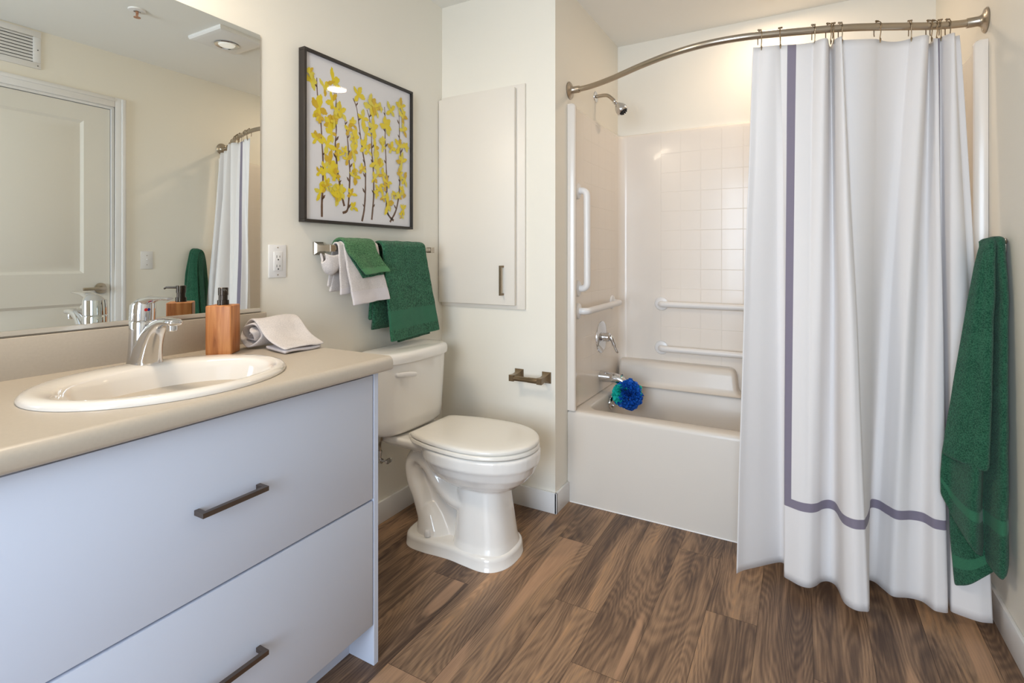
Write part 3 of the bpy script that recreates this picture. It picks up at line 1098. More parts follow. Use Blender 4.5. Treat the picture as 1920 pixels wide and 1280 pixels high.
# soap dispenser
DX, DYc = 0.117, -1.229
DI = thing('soap_dispenser', 'square wooden soap dispenser with dark metal pump behind the washbasin', 'soap dispenser', (DX, DYc, CT))
ang = math.radians(-54)


def rot(px, py, a, cx, cy):
    return (cx + px * math.cos(a) - py * math.sin(a), cy + px * math.sin(a) + py * math.cos(a))


bm = new_bm()
add_box(bm, (-0.035, -0.035, 0.0005), (0.035, 0.035, 0.143), 0.0035, 3)
bmesh.ops.rotate(bm, verts=bm.verts, cent=(0, 0, 0), matrix=Matrix.Rotation(ang, 3, 'Z'))
bmesh.ops.translate(bm, verts=bm.verts, vec=(DX, DYc, CT))
obj('wooden_body', bm, M_soapwood, DI)
bm = new_bm()
add_lathe(bm, [(0.0, 0), (0.0155, 0), (0.0155, 0.014), (0.012, 0.0145), (0.012, 0.028), (0.0135, 0.029), (0.0135, 0.050), (0.0125, 0.051), (0.0, 0.051)], (DX, DYc, CT + 0.143), (0, 0, 1), 32)
pa = math.radians(-25)
d = Vector((math.cos(pa), math.sin(pa), 0))
b0 = Vector((DX, DYc, CT + 0.188))
add_tube(bm, [b0 + d * 0.005, b0 + d * 0.050, b0 + d * 0.056 - Vector((0, 0, 0.004))], [0.0038, 0.0032, 0.0030], 12)
obj('pump', bm, M_pump, DI, angle=30)

# rolled hand towel on the counter
RT = thing('rolled_towel', 'pale grey towel rolled up on the counter with a loose flap', 'towel', (0.12, -1.08, CT))
bm = new_bm()
RCX, RCZ, RY0, RY1 = 0.128, CT + 0.0475, -1.150, -0.985
pts = []
turns = 2.35
nS = 60
for k in range(nS + 1):
    f = k / nS
    a = PI * 0.5 + (f - 1) * turns * 2 * PI          # ends on top, running towards the room
    r = 0.010 + 0.034 * f
    pts.append((RCX - r * math.cos(a) * 1.05, RCZ + r * math.sin(a) * 1.0))
# after the top of the roll the cloth falls forward and lies along the counter
tail = [(RCX + 0.022, RCZ + 0.040), (RCX + 0.042, RCZ + 0.026), (RCX + 0.066, RCZ + 0.004), (RCX + 0.093, RCZ - 0.014), (RCX + 0.122, RCZ - 0.023), (RCX + 0.150, RCZ - 0.028), (RCX + 0.178, RCZ - 0.032)]
rows = []
allp = pts + tail
for q, yy in enumerate((RY0, RY0 + 0.04, RY0 + 0.09, RY1 - 0.03, RY1)):
    row = []
    for i, (a, b) in enumerate(allp):
        ft = max(0, i - nS) / len(tail)
        wob = 0.003 * math.sin(i * 0.9 + q * 1.7)
        sk = 0.012 * math.sin(i * 0.35)
        yv = yy + (sk if q == 0 else 0) * (1 - ft) + ft * (-0.010 if q < 2 else (-0.030 if q > 2 else -0.01))
        row.append((a + wob * 0.5, yv, b + wob + ft * 0.004 * math.sin(q * 1.6)))
    rows.append(row)
add_surf(bm, list(zip(*rows)), 3, 1, jitter=0.0016, jscale=45)
o = obj('towel_roll', bm, M_beige, RT, angle=80)
solidify(o, 0.0068)
subsurf(o)
bm = new_bm()
rows = [[(RCX + 0.06, RY0 + 0.012 + 0.03 * k, CT + 0.010) for k in range(6)], [(RCX + 0.115, RY0 + 0.000 + 0.030 * k, CT + 0.009 + 0.002 * (k % 2)) for k in range(6)], [(RCX + 0.172, RY0 - 0.008 + 0.026 * k, CT + 0.0065 + 0.002 * math.sin(k * 1.3)) for k in range(6)]]
add_surf(bm, rows, 3, 4)
o = obj('lower_fold', bm, M_beige_flat, RT, angle=80)
solidify(o, 0.007)

# ------------------------------------------------------------------ towel bar and its towels
TB = thing('towel_bar', 'brushed nickel towel bar on wall under the picture', 'towel rail', (0, -0.48, 1.197))


def bar_post(bm, yy):
    sq = lambda s, x, t=1.0: [(x, yy - s, 1.196 - s * t), (x, yy + s, 1.196 - s * t), (x, yy + s, 1.196 + s * t), (x, yy - s, 1.196 + s * t)]
    add_loft(bm, [sq(0.022, 0, 1.1), sq(0.022, 0.006, 1.1), sq(0.018, 0.010, 1.1), sq(0.0115, 0.024), sq(0.0105, 0.052), sq(0.013, 0.060), sq(0.013, 0.082), sq(0.011, 0.084)])


part_each('post', (-0.786, -0.184), bar_post, M_nickel, TB, angle=25)
bm = new_bm()
add_box(bm, (0.063, -0.786, 1.189), (0.079, -0.184, 1.205), 0.002)
obj('rail', bm, M_nickel, TB)
BX, BZ = 0.071, 1.197


def draped(name, label, cat, prof, y_top, y_front, y_back, mats, band=None, thick=0.008, flare=None, fold_lines=(), ny=7, group=None, jit=0.0022, loc=(0, 0, 0)):
    """towel hung over the bar. prof: list of (x, z, s) with s = -1 (back hem) .. 0 (bar) .. 1 (front hem)"""
    b = new_bm()
    rows = []
    for (x, z, s) in prof:
        ya = y_top[0] + (y_front[0] - y_top[0]) * max(0, s) + (y_back[0] - y_top[0]) * max(0, -s)
        yb = y_top[1] + (y_front[1] - y_top[1]) * max(0, s) + (y_back[1] - y_top[1]) * max(0, -s)
        row = []
        for k in range(ny):
            f = k / (ny - 1)
            wave = 0.0
            if flare and s > 0:
                wave = flare * s * math.sin(f * PI * 2.0 + 0.6)
            row.append((x + wave, ya + (yb - ya) * f, z + (0.012 * s * (f - 0.5) if s > 0.5 else 0)))
        rows.append(row)
    n = len(prof)
    fn = None
    if band:
        ss = [p[2] for p in prof]

        def fn(u, v):
            i = v * (n - 1)
            k = min(int(i), n - 2)
            s = ss[k] + (ss[k + 1] - ss[k]) * (i - k)
            return 1 if any(lo < s < hi for lo, hi in band) else 0
    add_surf(b, rows, 4, 4, jitter=jit, jscale=30, mi_fn=fn)
    return b


# large green towel, doubled
def hang_profile(x_out, z_front, z_back, x_front, r=0.014, nf=7, top=BZ, bx=BX):
    P = []
    for k in range(4):
        f = k / 4
        P.append((bx - 0.026 + 0.004 * f, z_back + (top - 0.01 - z_back) * f, -(1 - f)))
    for k in range(7):
        a = PI - k * PI / 6
        P.append((bx + (r + x_out) * math.cos(a), top + 0.004 + (r + x_out) * math.sin(a) * 0.9, 0.0))
    for k in range(1, nf + 1):
        f = k / nf
        P.append((bx + r + x_out + (x_front - bx - r - x_out) * f, top - 0.006 + (z_front - top) * f, f))
    return P


GT = thing('green_towel', 'large folded green terry towel on the right end of the towel bar', 'towel', (BX, -0.39, 0.82))
b = draped('', '', '', hang_profile(0.014, 0.818, 0.90, 0.108, nf=12), (-0.540, -0.262), (-0.502, -0.168), (-0.565, -0.26), None, band=[(0.66, 0.86), (0.97, 1.1)], flare=0.004)
o = obj('outer_layer', b, [M_green, M_green_flat], GT, angle=80)
solidify(o, 0.013)
subsurf(o)
b = draped('', '', '', hang_profile(0.004, 0.806, 0.86, 0.086), (-0.520, -0.275), (-0.43, -0.215), (-0.545, -0.28), None)
o = obj('inner_layer', b, [M_green, M_green_flat], GT, angle=80)
solidify(o, 0.009)
b = draped('', '', '', [(0.055, 0.865, -1), (0.058, 1.0, -0.6), (0.060, 1.1, -0.3), (0.062, 1.19, 0)], (-0.545, -0.40), (-0.56, -0.4), (-0.552, -0.40), None, ny=4)
o = obj('rear_fold', b, [M_green, M_green_flat], GT, angle=80)
solidify(o, 0.010)

# pale grey towel
BT = thing('grey_towel', 'pale grey hand towel draped over the towel bar beneath the green washcloth', 'towel', (BX, -0.66, 0.99))
b = draped('', '', '', hang_profile(0.007, 0.988, 1.03, 0.112, nf=10), (-0.742, -0.560), (-0.716, -0.512), (-0.77, -0.60), None, band=[(0.74, 1.1)], flare=0.006)
o = obj('front_layer', b, [M_beige, M_beige_flat], BT, angle=80)
solidify(o, 0.010)
subsurf(o)
b = draped('', '', '', hang_profile(0.003, 1.030, 1.05, 0.088), (-0.764, -0.60), (-0.755, -0.60), (-0.78, -0.62), None, band=[(0.84, 1.1)])
o = obj('second_layer', b, [M_beige, M_beige_flat], BT, angle=80)
solidify(o, 0.008)
subsurf(o)
bm = new_bm()
rows = []
for k in range(9):
    a = -0.3 + k / 8 * (PI + 0.6)
    rows.append([(0.060 + 0.020 * math.cos(a) * w, yy + 0.004 * math.sin(3 * a), 1.158 - 0.048 * math.sin(a) * w + dz) for yy, w, dz in ((-0.812, 0.55, 0.012), (-0.797, 1.0, 0.0), (-0.772, 1.15, -0.004), (-0.74, 1.0, 0.006))])
add_surf(bm, rows, 4, 3, jitter=0.002, jscale=40)
o = obj('rear_bunch', bm, M_beige, BT, angle=80)
solidify(o, 0.009)
subsurf(o)

# bright green washcloth over the grey towel
WC = thing('green_washcloth', 'small green washcloth folded over the grey towel', 'washcloth', (BX, -0.62, 1.09))
b = draped('', '', '', hang_profile(0.022, 1.104, 1.12, 0.132, nf=8), (-0.748, -0.588), (-0.668, -0.530), (-0.76, -0.60), None, band=[(0.72, 1.1)], flare=0.006)
o = obj('front_layer', b, [M_green_wash, M_green_wash_flat], WC, angle=80)
solidify(o, 0.010)
subsurf(o)
b = draped('', '', '', hang_profile(0.015, 1.092, 1.11, 0.112, nf=6), (-0.742, -0.592), (-0.662, -0.545), (-0.75, -0.60), None)
o = obj('inner_layer', b, [M_green, M_green_flat], WC, angle=80)
solidify(o, 0.006)
# ------------------------------------------------------------------ toilet
TYc = -0.410
TO = thing('toilet', 'white two-piece elongated toilet between the vanity and back wall', 'toilet', (0.35, TYc, 0))


def tank_ring(z, hw, xf, xb=0.022, inset=0.0, n=56):
    """plan outline: flat back, strongly bowed front"""
    out = []
    hw -= inset
    for k in range(n):
        t = 2 * PI * k / n
        c, s = math.cos(t), math.sin(t)
        yy = hw * math.copysign(abs(s) ** 0.62, s)
        if c >= 0:
            xx = 0.10 + (xf - inset - 0.10) * abs(c) ** 0.62
        else:
            xx = 0.10 - (0.10 - xb - inset * 0.3) * abs(c) ** 0.35
        out.append((xx, TYc + yy, z))
    return out


bm = new_bm()
add_loft(bm, [tank_ring(0.436, 0.175, 0.175, 0.03), tank_ring(0.441, 0.188, 0.188, 0.026), tank_ring(0.456, 0.196, 0.199), tank_ring(0.50, 0.199, 0.204), tank_ring(0.62, 0.206, 0.210), tank_ring(0.731, 0.212, 0.214)])
obj('tank', bm, M_porc, TO, angle=60)
bm = new_bm()
add_loft(bm, [tank_ring(0.7325, 0.216, 0.218), tank_ring(0.734, 0.222, 0.224, 0.018), tank_ring(0.752, 0.224, 0.226, 0.018), tank_ring(0.766, 0.221, 0.223, 0.02), tank_ring(0.773, 0.214, 0.216, 0.024), tank_ring(0.777, 0.200, 0.203, 0.034), tank_ring(0.779, 0.15, 0.15, 0.06)])
obj('tank_lid', bm, M_porc, TO, angle=60)
bm = new_bm()
add_lathe(bm, [(0.0, 0), (0.014, 0), (0.014, 0.004), (0.008, 0.010), (0.0, 0.012)], (0.190, TYc - 0.150, 0.690), (1, -0.35, 0), 24)
add_tube(bm, catmull([(0.203, TYc - 0.160, 0.690), (0.213, TYc - 0.140, 0.689), (0.224, TYc - 0.110, 0.687), (0.232, TYc - 0.085, 0.684), (0.234, TYc - 0.072, 0.683)], 3), [0.006, 0.0085, 0.010, 0.0105, 0.011, 0.011, 0.011, 0.0105, 0.0105, 0.010, 0.009, 0.007, 0.004], 14, squash=[0.5] * 13)
obj('flush_lever', bm, M_plastic, TO)

HW = [(0.243, 0.127), (0.264, 0.141), (0.30, 0.155), (0.36, 0.172), (0.42, 0.181), (0.48, 0.186), (0.54, 0.185), (0.60, 0.174), (0.65, 0.152), (0.69, 0.120), (0.718, 0.082), (0.735, 0.042), (0.740, 0.0)]


def egg(z, s=1.0, dx=0.0, x_back=None, inset=0.0):
    half = catmull([(a, b, 0) for a, b in HW], 4)
    pts = [(p.x, p.y) for p in half]
    if x_back is not None:
        pts = [(max(a, x_back), b) for a, b in pts]
    cx_ = 0.49
    full = [(a, b) for a, b in pts] + [(a, -b) for a, b in reversed(pts[:-1])]
    out = []
    for a, b in full:
        v = Vector((a - cx_, b))
        L_ = v.length
        k = s * (L_ - inset) / L_
        out.append((cx_ + dx + v.x * k, TYc + v.y * k, z))
    return out


# bowl, pedestal, trapway and foot fused into one glazed body
bm = new_bm()


def oval(z, xb, xf, hw, e=2.3, n=48, y0=0.0, split=0.45):
    xc = xb + (xf - xb) * split
    out = []
    for k in range(n):
        t = 2 * PI * k / n
        c, s = math.cos(t), math.sin(t)
        c2 = math.copysign(abs(c) ** (2 / e), c)
        s2 = math.copysign(abs(s) ** (2 / e), s)
        out.append((xc + (xf - xc if c > 0 else xc - xb) * c2, TYc + y0 + hw * s2, z))
    return out


add_loft(bm, [oval(0.262, 0.40, 0.60, 0.055), oval(0.270, 0.37, 0.632, 0.085), oval(0.285, 0.335, 0.665, 0.115), oval(0.310, 0.305, 0.697, 0.143), oval(0.340, 0.280, 0.722, 0.165), oval(0.372, 0.262, 0.735, 0.178), oval(0.378, 0.258, 0.740, 0.183), oval(0.418, 0.255, 0.742, 0.186), oval(0.425, 0.262, 0.736, 0.180)])
# tank deck
add_loft(bm, [oval(0.372, 0.06, 0.34, 0.085, 4), oval(0.385, 0.045, 0.38, 0.112, 4), oval(0.405, 0.035, 0.42, 0.135, 4), oval(0.424, 0.035, 0.42, 0.138, 4), oval(0.430, 0.042, 0.40, 0.130, 4)])
# front pedestal
add_loft(bm, [oval(0.01, 0.40, 0.652, 0.120, 2.8), oval(0.045, 0.402, 0.650, 0.118, 2.8), oval(0.075, 0.410, 0.642, 0.108, 2.8), oval(0.20, 0.418, 0.622, 0.097, 2.8), oval(0.30, 0.420, 0.610, 0.089, 2.8)])
# web behind the pedestal
add_loft(bm, [oval(0.01, 0.20, 0.50, 0.052, 5), oval(0.20, 0.205, 0.50, 0.045, 5), oval(0.39, 0.15, 0.50, 0.052, 5)])
# foot plate
def foot(z, ins):
    half = catmull([(0.186, 0.0, 0), (0.190, 0.06, 0), (0.206, 0.105, 0), (0.245, 0.128, 0), (0.31, 0.131, 0), (0.37, 0.125, 0), (0.43, 0.121, 0), (0.50, 0.126, 0), (0.57, 0.129, 0), (0.615, 0.115, 0), (0.645, 0.080, 0), (0.658, 0.04, 0), (0.661, 0.0, 0)], 4)
    full = [(p.x, p.y) for p in half] + [(p.x, -p.y) for p in reversed(half[1:-1])]
    return [(0.43 + (a - 0.43) * (1 - ins / 0.24), TYc + b * (1 - ins / 0.13), z) for a, b in full]


# s-bend trapway bulging on both sides
tp = catmull([(0.50, TYc, 0.20), (0.42, TYc, 0.205), (0.35, TYc, 0.25), (0.295, TYc, 0.315), (0.24, TYc, 0.345), (0.205, TYc, 0.31), (0.212, TYc, 0.245), (0.240, TYc, 0.19), (0.262, TYc, 0.13), (0.285, TYc, 0.06), (0.29, TYc, 0.03)], 5)
add_tube(bm, tp, 0.050, 24, squash=[1.9] * len(tp), up=(0, 0, 1))
# swelling where the trapway meets the foot
add_loft(bm, [oval(0.01, 0.212, 0.40, 0.112, 2.2), oval(0.07, 0.218, 0.385, 0.106, 2.2), oval(0.125, 0.225, 0.350, 0.094, 2.2), oval(0.165, 0.235, 0.315, 0.078, 2.2)])
bw = obj('bowl', bm, M_porc, TO, angle=180)
m = bw.modifiers.new('fuse', 'REMESH')
m.mode = 'VOXEL'
m.voxel_size = 0.004
m.use_smooth_shade = True
m = bw.modifiers.new('glaze', 'SMOOTH')
m.factor = 0.5
m.iterations = 9
bm = new_bm()
add_loft(bm, [foot(0.0005, -0.001), foot(0.003, -0.001), foot(0.004, 0.0), foot(0.034, 0.001), foot(0.042, 0.003), foot(0.048, 0.008), foot(0.051, 0.016), foot(0.052, 0.03)])
obj('foot', bm, M_porc, TO, angle=60)
bm = new_bm()
add_loft(bm, [egg(0.4285, inset=0.004), egg(0.431, inset=0.0), egg(0.440, inset=0.0), egg(0.4445, inset=0.004), egg(0.4445, 0.72, 0.02), egg(0.4285, 0.68, 0.02), egg(0.4285, inset=0.004)], False, False)
obj('seat', bm, M_seat, TO, angle=50)
bm = new_bm()
add_loft(bm, [egg(0.4475, inset=0.006), egg(0.449, inset=0.002), egg(0.457, inset=0.001), egg(0.4625, inset=0.005), egg(0.4655, inset=0.016), egg(0.4675, inset=0.045), egg(0.468, inset=0.10)])
obj('seat_lid', bm, M_seat, TO, angle=50)
part_each('hinge', (-1, 1), lambda b, s: add_box(b, (0.222, TYc + s * 0.095 - 0.018, 0.428), (0.246, TYc + s * 0.095 + 0.018, 0.452), 0.005), M_seat, TO)
part_each('bolt_cap', (-1, 1), lambda b, s: add_lathe(b, [(0.0125, 0), (0.0125, 0.012), (0.010, 0.021), (0.005, 0.025), (0.0, 0.0255)], (0.315, TYc + s * 0.107, 0.0555), (0, 0, 1), 20), M_plastic, TO)

SV = thing('shutoff_valve', 'chrome water shutoff valve on wall below the toilet tank', 'valve', (0, -0.50, 0.30))
bm = new_bm()
add_lathe(bm, [(0.0, 0), (0.026, 0), (0.024, 0.006), (0.008, 0.008), (0.008, 0.04), (0.011, 0.042), (0.011, 0.062), (0.0, 0.062)], (0.0, -0.505, 0.300), (1, 0, 0), 24)
add_lathe(bm, [(0.007, 0), (0.007, 0.03), (0.009, 0.031), (0.009, 0.043), (0, 0.043)], (0.052, -0.505, 0.300), (0, 0, 1), 16)
obj('body', bm, M_chrome, SV)
bm = new_bm()
add_tube(bm, [(0.060, -0.505, 0.300), (0.078, -0.498, 0.301), (0.084, -0.494, 0.302)], [0.004, 0.004, 0.006], 12)
add_loft(bm, [[(0.084 + dx, -0.494 + 0.020 * s * math.cos(2 * PI * k / 20), 0.302 + 0.011 * s * math.sin(2 * PI * k / 20)) for k in range(20)] for dx, s in ((0, 0.7), (0.003, 1.0), (0.008, 1.0), (0.011, 0.7))])
obj('handle', bm, M_chrome, SV)
bm = new_bm()
add_tube(bm, catmull([(0.052, -0.505, 0.342), (0.054, -0.508, 0.37), (0.075, -0.525, 0.395), (0.10, -0.55, 0.41), (0.115, -0.56, 0.432)], 5), 0.0055, 10)
obj('supply_hose', bm, M_nickel, SV)

# ------------------------------------------------------------------ bathtub
def rrect(xa, xb, ya, yb, r, z, n=10):
    out = []
    for cx_, cy_, a0 in ((xb - r, yb - r, 0), (xa + r, yb - r, PI / 2), (xa + r, ya + r, PI), (xb - r, ya + r, 3 * PI / 2)):
        for k in range(n):
            a = a0 + PI / 2 * k / (n - 1)
            out.append((cx_ + r * math.cos(a), cy_ + r * math.sin(a), z))
    return out


RIM = 0.432
xa, xb, ya, yb = XC + 0.0005, XR - 0.0005, YT, YB - 0.0005
BT_ = thing('bathtub', 'glossy white alcove bathtub with plain apron', 'bathtub', (1.4, 0.5, 0))
bm = new_bm()
R_ = [rrect(xa, xb, ya, yb, 0.004, 0.0), rrect(xa, xb, ya, yb, 0.004, RIM - 0.022), rrect(xa, xb, ya + 0.002, yb, 0.004, RIM - 0.010), rrect(xa + 0.002, xb - 0.002, ya + 0.007, yb - 0.002, 0.006, RIM - 0.003), rrect(xa + 0.004, xb - 0.004, ya + 0.014, yb - 0.004, 0.008, RIM),
      rrect(xa + 0.062, xb - 0.075, ya + 0.072, yb - 0.11, 0.07, RIM), rrect(xa + 0.070, xb - 0.085, ya + 0.080, yb - 0.118, 0.07, RIM - 0.004), rrect(xa + 0.076, xb - 0.092, ya + 0.086, yb - 0.124, 0.075, RIM - 0.015),
      rrect(xa + 0.085, xb - 0.13, ya + 0.096, yb - 0.134, 0.09, 0.30), rrect(xa + 0.10, xb - 0.20, ya + 0.112, yb - 0.15, 0.10, 0.17), rrect(xa + 0.125, xb - 0.27, ya + 0.138, yb - 0.176, 0.10, 0.115), rrect(xa + 0.19, xb - 0.36, ya + 0.20, yb - 0.24, 0.08, 0.095)]
add_loft(bm, R_, True, True)
obj('tub_shell', bm, M_acryl, BT_, angle=60)
bm = new_bm()
add_lathe(bm, [(0.0, 0), (0.037, 0), (0.037, 0.004), (0.033, 0.010), (0.020, 0.012), (0.0, 0.012)], (xa + 0.078, 0.549, 0.378), (1, 0, -0.12), 32)
add_box(bm, (xa + 0.086, 0.545, 0.352), (xa + 0.098, 0.553, 0.368), 0.002)
obj('overflow_plate', bm, M_chrome, BT_)
bm = new_bm()
add_tube(bm, [(xa + 0.014, ya - 0.0015, 0.002), (xb - 0.02, ya - 0.0015, 0.002)], 0.0028, 8)
obj('caulk_line', bm, M_caulk, BT_)

# ------------------------------------------------------------------ moulded shower surround
SU = thing('shower_surround', 'glossy white moulded tub surround with square tile pattern', 'shower surround', (1.4, YB, RIM))
bm = new_bm()
SZ0, SZ1 = RIM + 0.001, 1.893
gx0, gx1 = 0.900, 1.998
# plan outline from the front-left return round to the front-right return: (x, y, tiled?)
plan = []
tl = 0.020


def addp(x, y, t):
    plan.append((x, y, t))


cr = 0.045
addp(XC + 0.001, YT, 0)
addp(XC + 0.034, YT, 0)
addp(XC + 0.039, YT + 0.005, 0)
addp(XC + 0.038, YT + 0.022, 0)
addp(XC + 0.030, YT + 0.032, 0)
addp(XC + tl + 0.002, YT + 0.042, 0)
addp(XC + tl, YT + 0.055, 0)
for y in (0.30, 0.41, 0.52, 0.63, 0.74, 0.80):
    addp(XC + tl, y, 1)
cxx, cyy = XC + tl + cr, YB - tl - cr
for k in range(0, 7):
    a = PI - k * PI / 12
    addp(cxx + cr * math.cos(a), cyy + cr * math.sin(a), 0)
for x in (0.78, 0.86):
    addp(x, YB - tl, 0)
for k in range(11):
    addp(gx0 + 0.1098 * k, YB - tl, 2)
addp(2.05, YB - tl, 0)
cxx = XR - tl - cr
for k in range(0, 7):
    a = PI / 2 - k * PI / 12
    addp(cxx + cr * math.cos(a), cyy + cr * math.sin(a), 0)
for y in (0.80, 0.74, 0.63, 0.52, 0.41, 0.30):
    addp(XR - tl, y, 3)
addp(XR - tl, YT + 0.055, 0)
addp(XR - tl - 0.002, YT + 0.042, 0)
addp(XR - 0.030, YT + 0.032, 0)
addp(XR - 0.038, YT + 0.022, 0)
addp(XR - 0.039, YT + 0.005, 0)
addp(XR - 0.034, YT, 0)
addp(XR - 0.001, YT, 0)
zs = [SZ0, 0.57, 0.649, 0.982] + [0.982 + 0.1112 * k for k in range(1, 9)] + [SZ1 - 0.012]
uvl = bm.loops.layers.uv.new('grid')
grid = [[bm.verts.new((x, y, z)) for x, y, t in plan] for z in zs]


def pulled(s, z):
    out = []
    for x, y, t in plan:
        dx = -1 if x < 0.72 else (1 if x > 2.08 else 0)
        dy = 1 if (0.66 < x < 2.13 and y > 0.8) else 0
        if YT + 0.05 > y:
            dy = 0
        out.append((x + dx * s if abs(x - XC) > s + 0.001 and abs(XR - x) > s + 0.001 else x, min(y + dy * s, YB - 0.001), z))
    return out


top1 = [bm.verts.new(p) for p in pulled(0.004, SZ1 - 0.004)]
top2 = [bm.verts.new(p) for p in pulled(0.011, SZ1)]
top3 = [bm.verts.new(p) for p in pulled(0.0185, SZ1)]
allr = grid + [top1, top2, top3]
for j in range(len(allr) - 1):
    for i in range(len(plan) - 1):
        f = bm.faces.new((allr[j][i], allr[j][i + 1], allr[j + 1][i + 1], allr[j + 1][i]))
        t0, t1 = plan[i][2], plan[i + 1][2]
        tiled = t0 and t0 == t1 and 1 <= j < len(zs) - 2
        for l in f.loops:
            v = l.vert.co
            if not tiled:
                l[uvl].uv = (0.05, 0.05)
            elif t0 == 2:
                l[uvl].uv = (v.x - gx0, v.z - 0.982 + 0.1112 * 8)
            else:
                l[uvl].uv = (v.y - 0.30 + 0.1098, v.z - 0.982 + 0.1112 * 8)
obj('wall_panels', bm, M_tile, SU, angle=50)
bm = new_bm()
# moulded shelf along the back, stopping short on the right
rr = lambda ins, z: rrect(0.675 + ins * 0.2, 1.315 - ins, 0.800 + ins, YB - tl + 0.004, 0.022, z)
add_loft(bm, [rr(-0.030, RIM + 0.0005), rr(-0.018, RIM + 0.004), rr(-0.008, RIM + 0.014), rr(-0.002, RIM + 0.032), rr(0.006, 0.530), rr(0.013, 0.550), rr(0.024, 0.561), rr(0.036, 0.565)], True, True)
obj('soap_shelf', bm, M_acryl, SU, angle=60)


# grab bars: wall flanges and a bent tube
def grab(label, p0, p1, out, d=0.042, group=None):
    """p0, p1 flange centres on the wall, out = unit vector away from the wall"""
    p0, p1, out = Vector(p0), Vector(p1), Vector(out)
    g = thing('grab_bar', label, 'grab bar', (p0 + p1) / 2, group)
    part_each('flange', (p0, p1), lambda b, p: add_lathe(b, [(0.0, 0.0), (0.039, 0.0), (0.040, 0.003), (0.036, 0.009), (0.022, 0.013), (0.018, 0.013)], p, out, 32), M_plastic, g)
    b = new_bm()
    ax = (p1 - p0).normalized()
    r = 0.026
    pts = [p0 + out * 0.005]
    for k in range(6):
        a = k / 5 * PI / 2
        pts.append(p0 + out * (d - r + r * math.sin(a)) + ax * (r - r * math.cos(a)))
    for k in range(6):
        a = PI / 2 - k / 5 * PI / 2
        pts.append(p1 + out * (d - r + r * math.sin(a)) - ax * (r - r * math.cos(a)))
    pts.append(p1 + out * 0.005)
    add_tube(b, pts, 0.0165, 20)
    obj('tube', b, M_plastic, g)
    return g


grab('white vertical grab bar on the left shower wall', (XC + tl, 0.215, 1.486), (XC + tl, 0.219, 1.010), (1, 0, 0), 0.050)
grab('white horizontal grab bar on the left shower wall above the shower valve', (XC + tl, 0.219, 0.900), (XC + tl, 0.745, 0.905), (1, 0, 0), 0.050)
grab('upper white horizontal grab bar on the back shower wall', (0.905, YB - tl, 0.894), (1.86, YB - tl, 0.894), (0, -1, 0), 0.046)
grab('lower white horizontal grab bar on the back shower wall', (0.905, YB - tl, 0.640), (1.86, YB - tl, 0.640), (0, -1, 0), 0.046)

# shower valve, spout, shower head
VA = thing('shower_valve', 'round chrome shower valve with curved lever on the left shower wall', 'shower valve', (XC + tl, 0.568, 0.727))
bm = new_bm()
add_lathe(bm, [(0.0, 0), (0.087, 0.0), (0.086, 0.003), (0.074, 0.007), (0.035, 0.011), (0.0, 0.012)], (XC + tl, 0.568, 0.727), (1, 0, 0), 48)
obj('escutcheon', bm, M_chrome, VA)
bm = new_bm()
add_lathe(bm, [(0.024, 0.0), (0.022, 0.006), (0.022, 0.018), (0.025, 0.020), (0.024, 0.034), (0.016, 0.040), (0.0, 0.041)], (XC + tl + 0.010, 0.568, 0.727), (1, 0, 0), 32)
add_tube(bm, catmull([(XC + 0.055, 0.568, 0.735), (XC + 0.074, 0.568, 0.727), (XC + 0.086, 0.571, 0.700), (XC + 0.096, 0.574, 0.670), (XC + 0.108, 0.578, 0.645)], 4), [0.010] * 3 + [0.0125] * 4 + [0.010] * 4 + [0.008] * 4 + [0.007, 0.005], 16)
obj('lever', bm, M_chrome, VA)

TS = thing('tub_spout', 'chrome tub spout with diverter knob below the shower valve', 'spout', (XC + tl, 0.550, 0.515))
bm = new_bm()
sp = catmull([(XC + tl, 0.550, 0.516), (XC + 0.075, 0.550, 0.516), (XC + 0.11, 0.550, 0.513), (XC + 0.135, 0.550, 0.506), (XC + 0.150, 0.550, 0.494), (XC + 0.156, 0.550, 0.480)], 4)
add_tube(bm, sp, [0.030 - 0.012 * (k / (len(sp) - 1)) for k in range(len(sp))], 28)
obj('spout_body', bm, M_chrome, TS)
bm = new_bm()
add_lathe(bm, [(0.003, 0), (0.003, 0.012), (0.006, 0.014), (0.007, 0.020), (0.0, 0.022)], (XC + 0.140, 0.550, 0.520), (0, 0, 1), 16)
obj('diverter_knob', bm, M_chrome, TS)

SH = thing('wall_shower', 'chrome shower head on a bent arm high on the left shower wall', 'shower head', (XC, 0.530, 2.033))
bm = new_bm()
add_lathe(bm, [(0.0, 0), (0.030, 0), (0.029, 0.003), (0.016, 0.007), (0.0, 0.008)], (XC, 0.530, 2.033), (1, 0, 0), 32)
obj('arm_flange', bm, M_chrome, SH)
bm = new_bm()
add_tube(bm, catmull([(XC, 0.530, 2.034), (XC + 0.045, 0.530, 2.035), (XC + 0.070, 0.530, 2.029), (XC + 0.092, 0.530, 2.010), (XC + 0.110, 0.530, 1.989)], 5), 0.0095, 16)
obj('arm', bm, M_nickel, SH)
bm = new_bm()
hd = Vector((0.62, 0, -0.78)).normalized()
hp = Vector((XC + 0.104, 0.530, 1.996))
add_lathe(bm, [(0.011, 0), (0.012, 0.006), (0.0095, 0.010), (0.013, 0.015), (0.009, 0.020), (0.018, 0.030), (0.029, 0.048), (0.033, 0.062), (0.032, 0.076), (0.026, 0.082), (0.022, 0.080)], hp, hd, 32)
obj('head', bm, M_chrome, SH, angle=60)
bm = new_bm()
add_lathe(bm, [(0.0, 0.079), (0.023, 0.079), (0.021, 0.083), (0.0, 0.084)], hp, hd, 24)
u_ = hd.orthogonal().normalized()
w_ = hd.cross(u_)
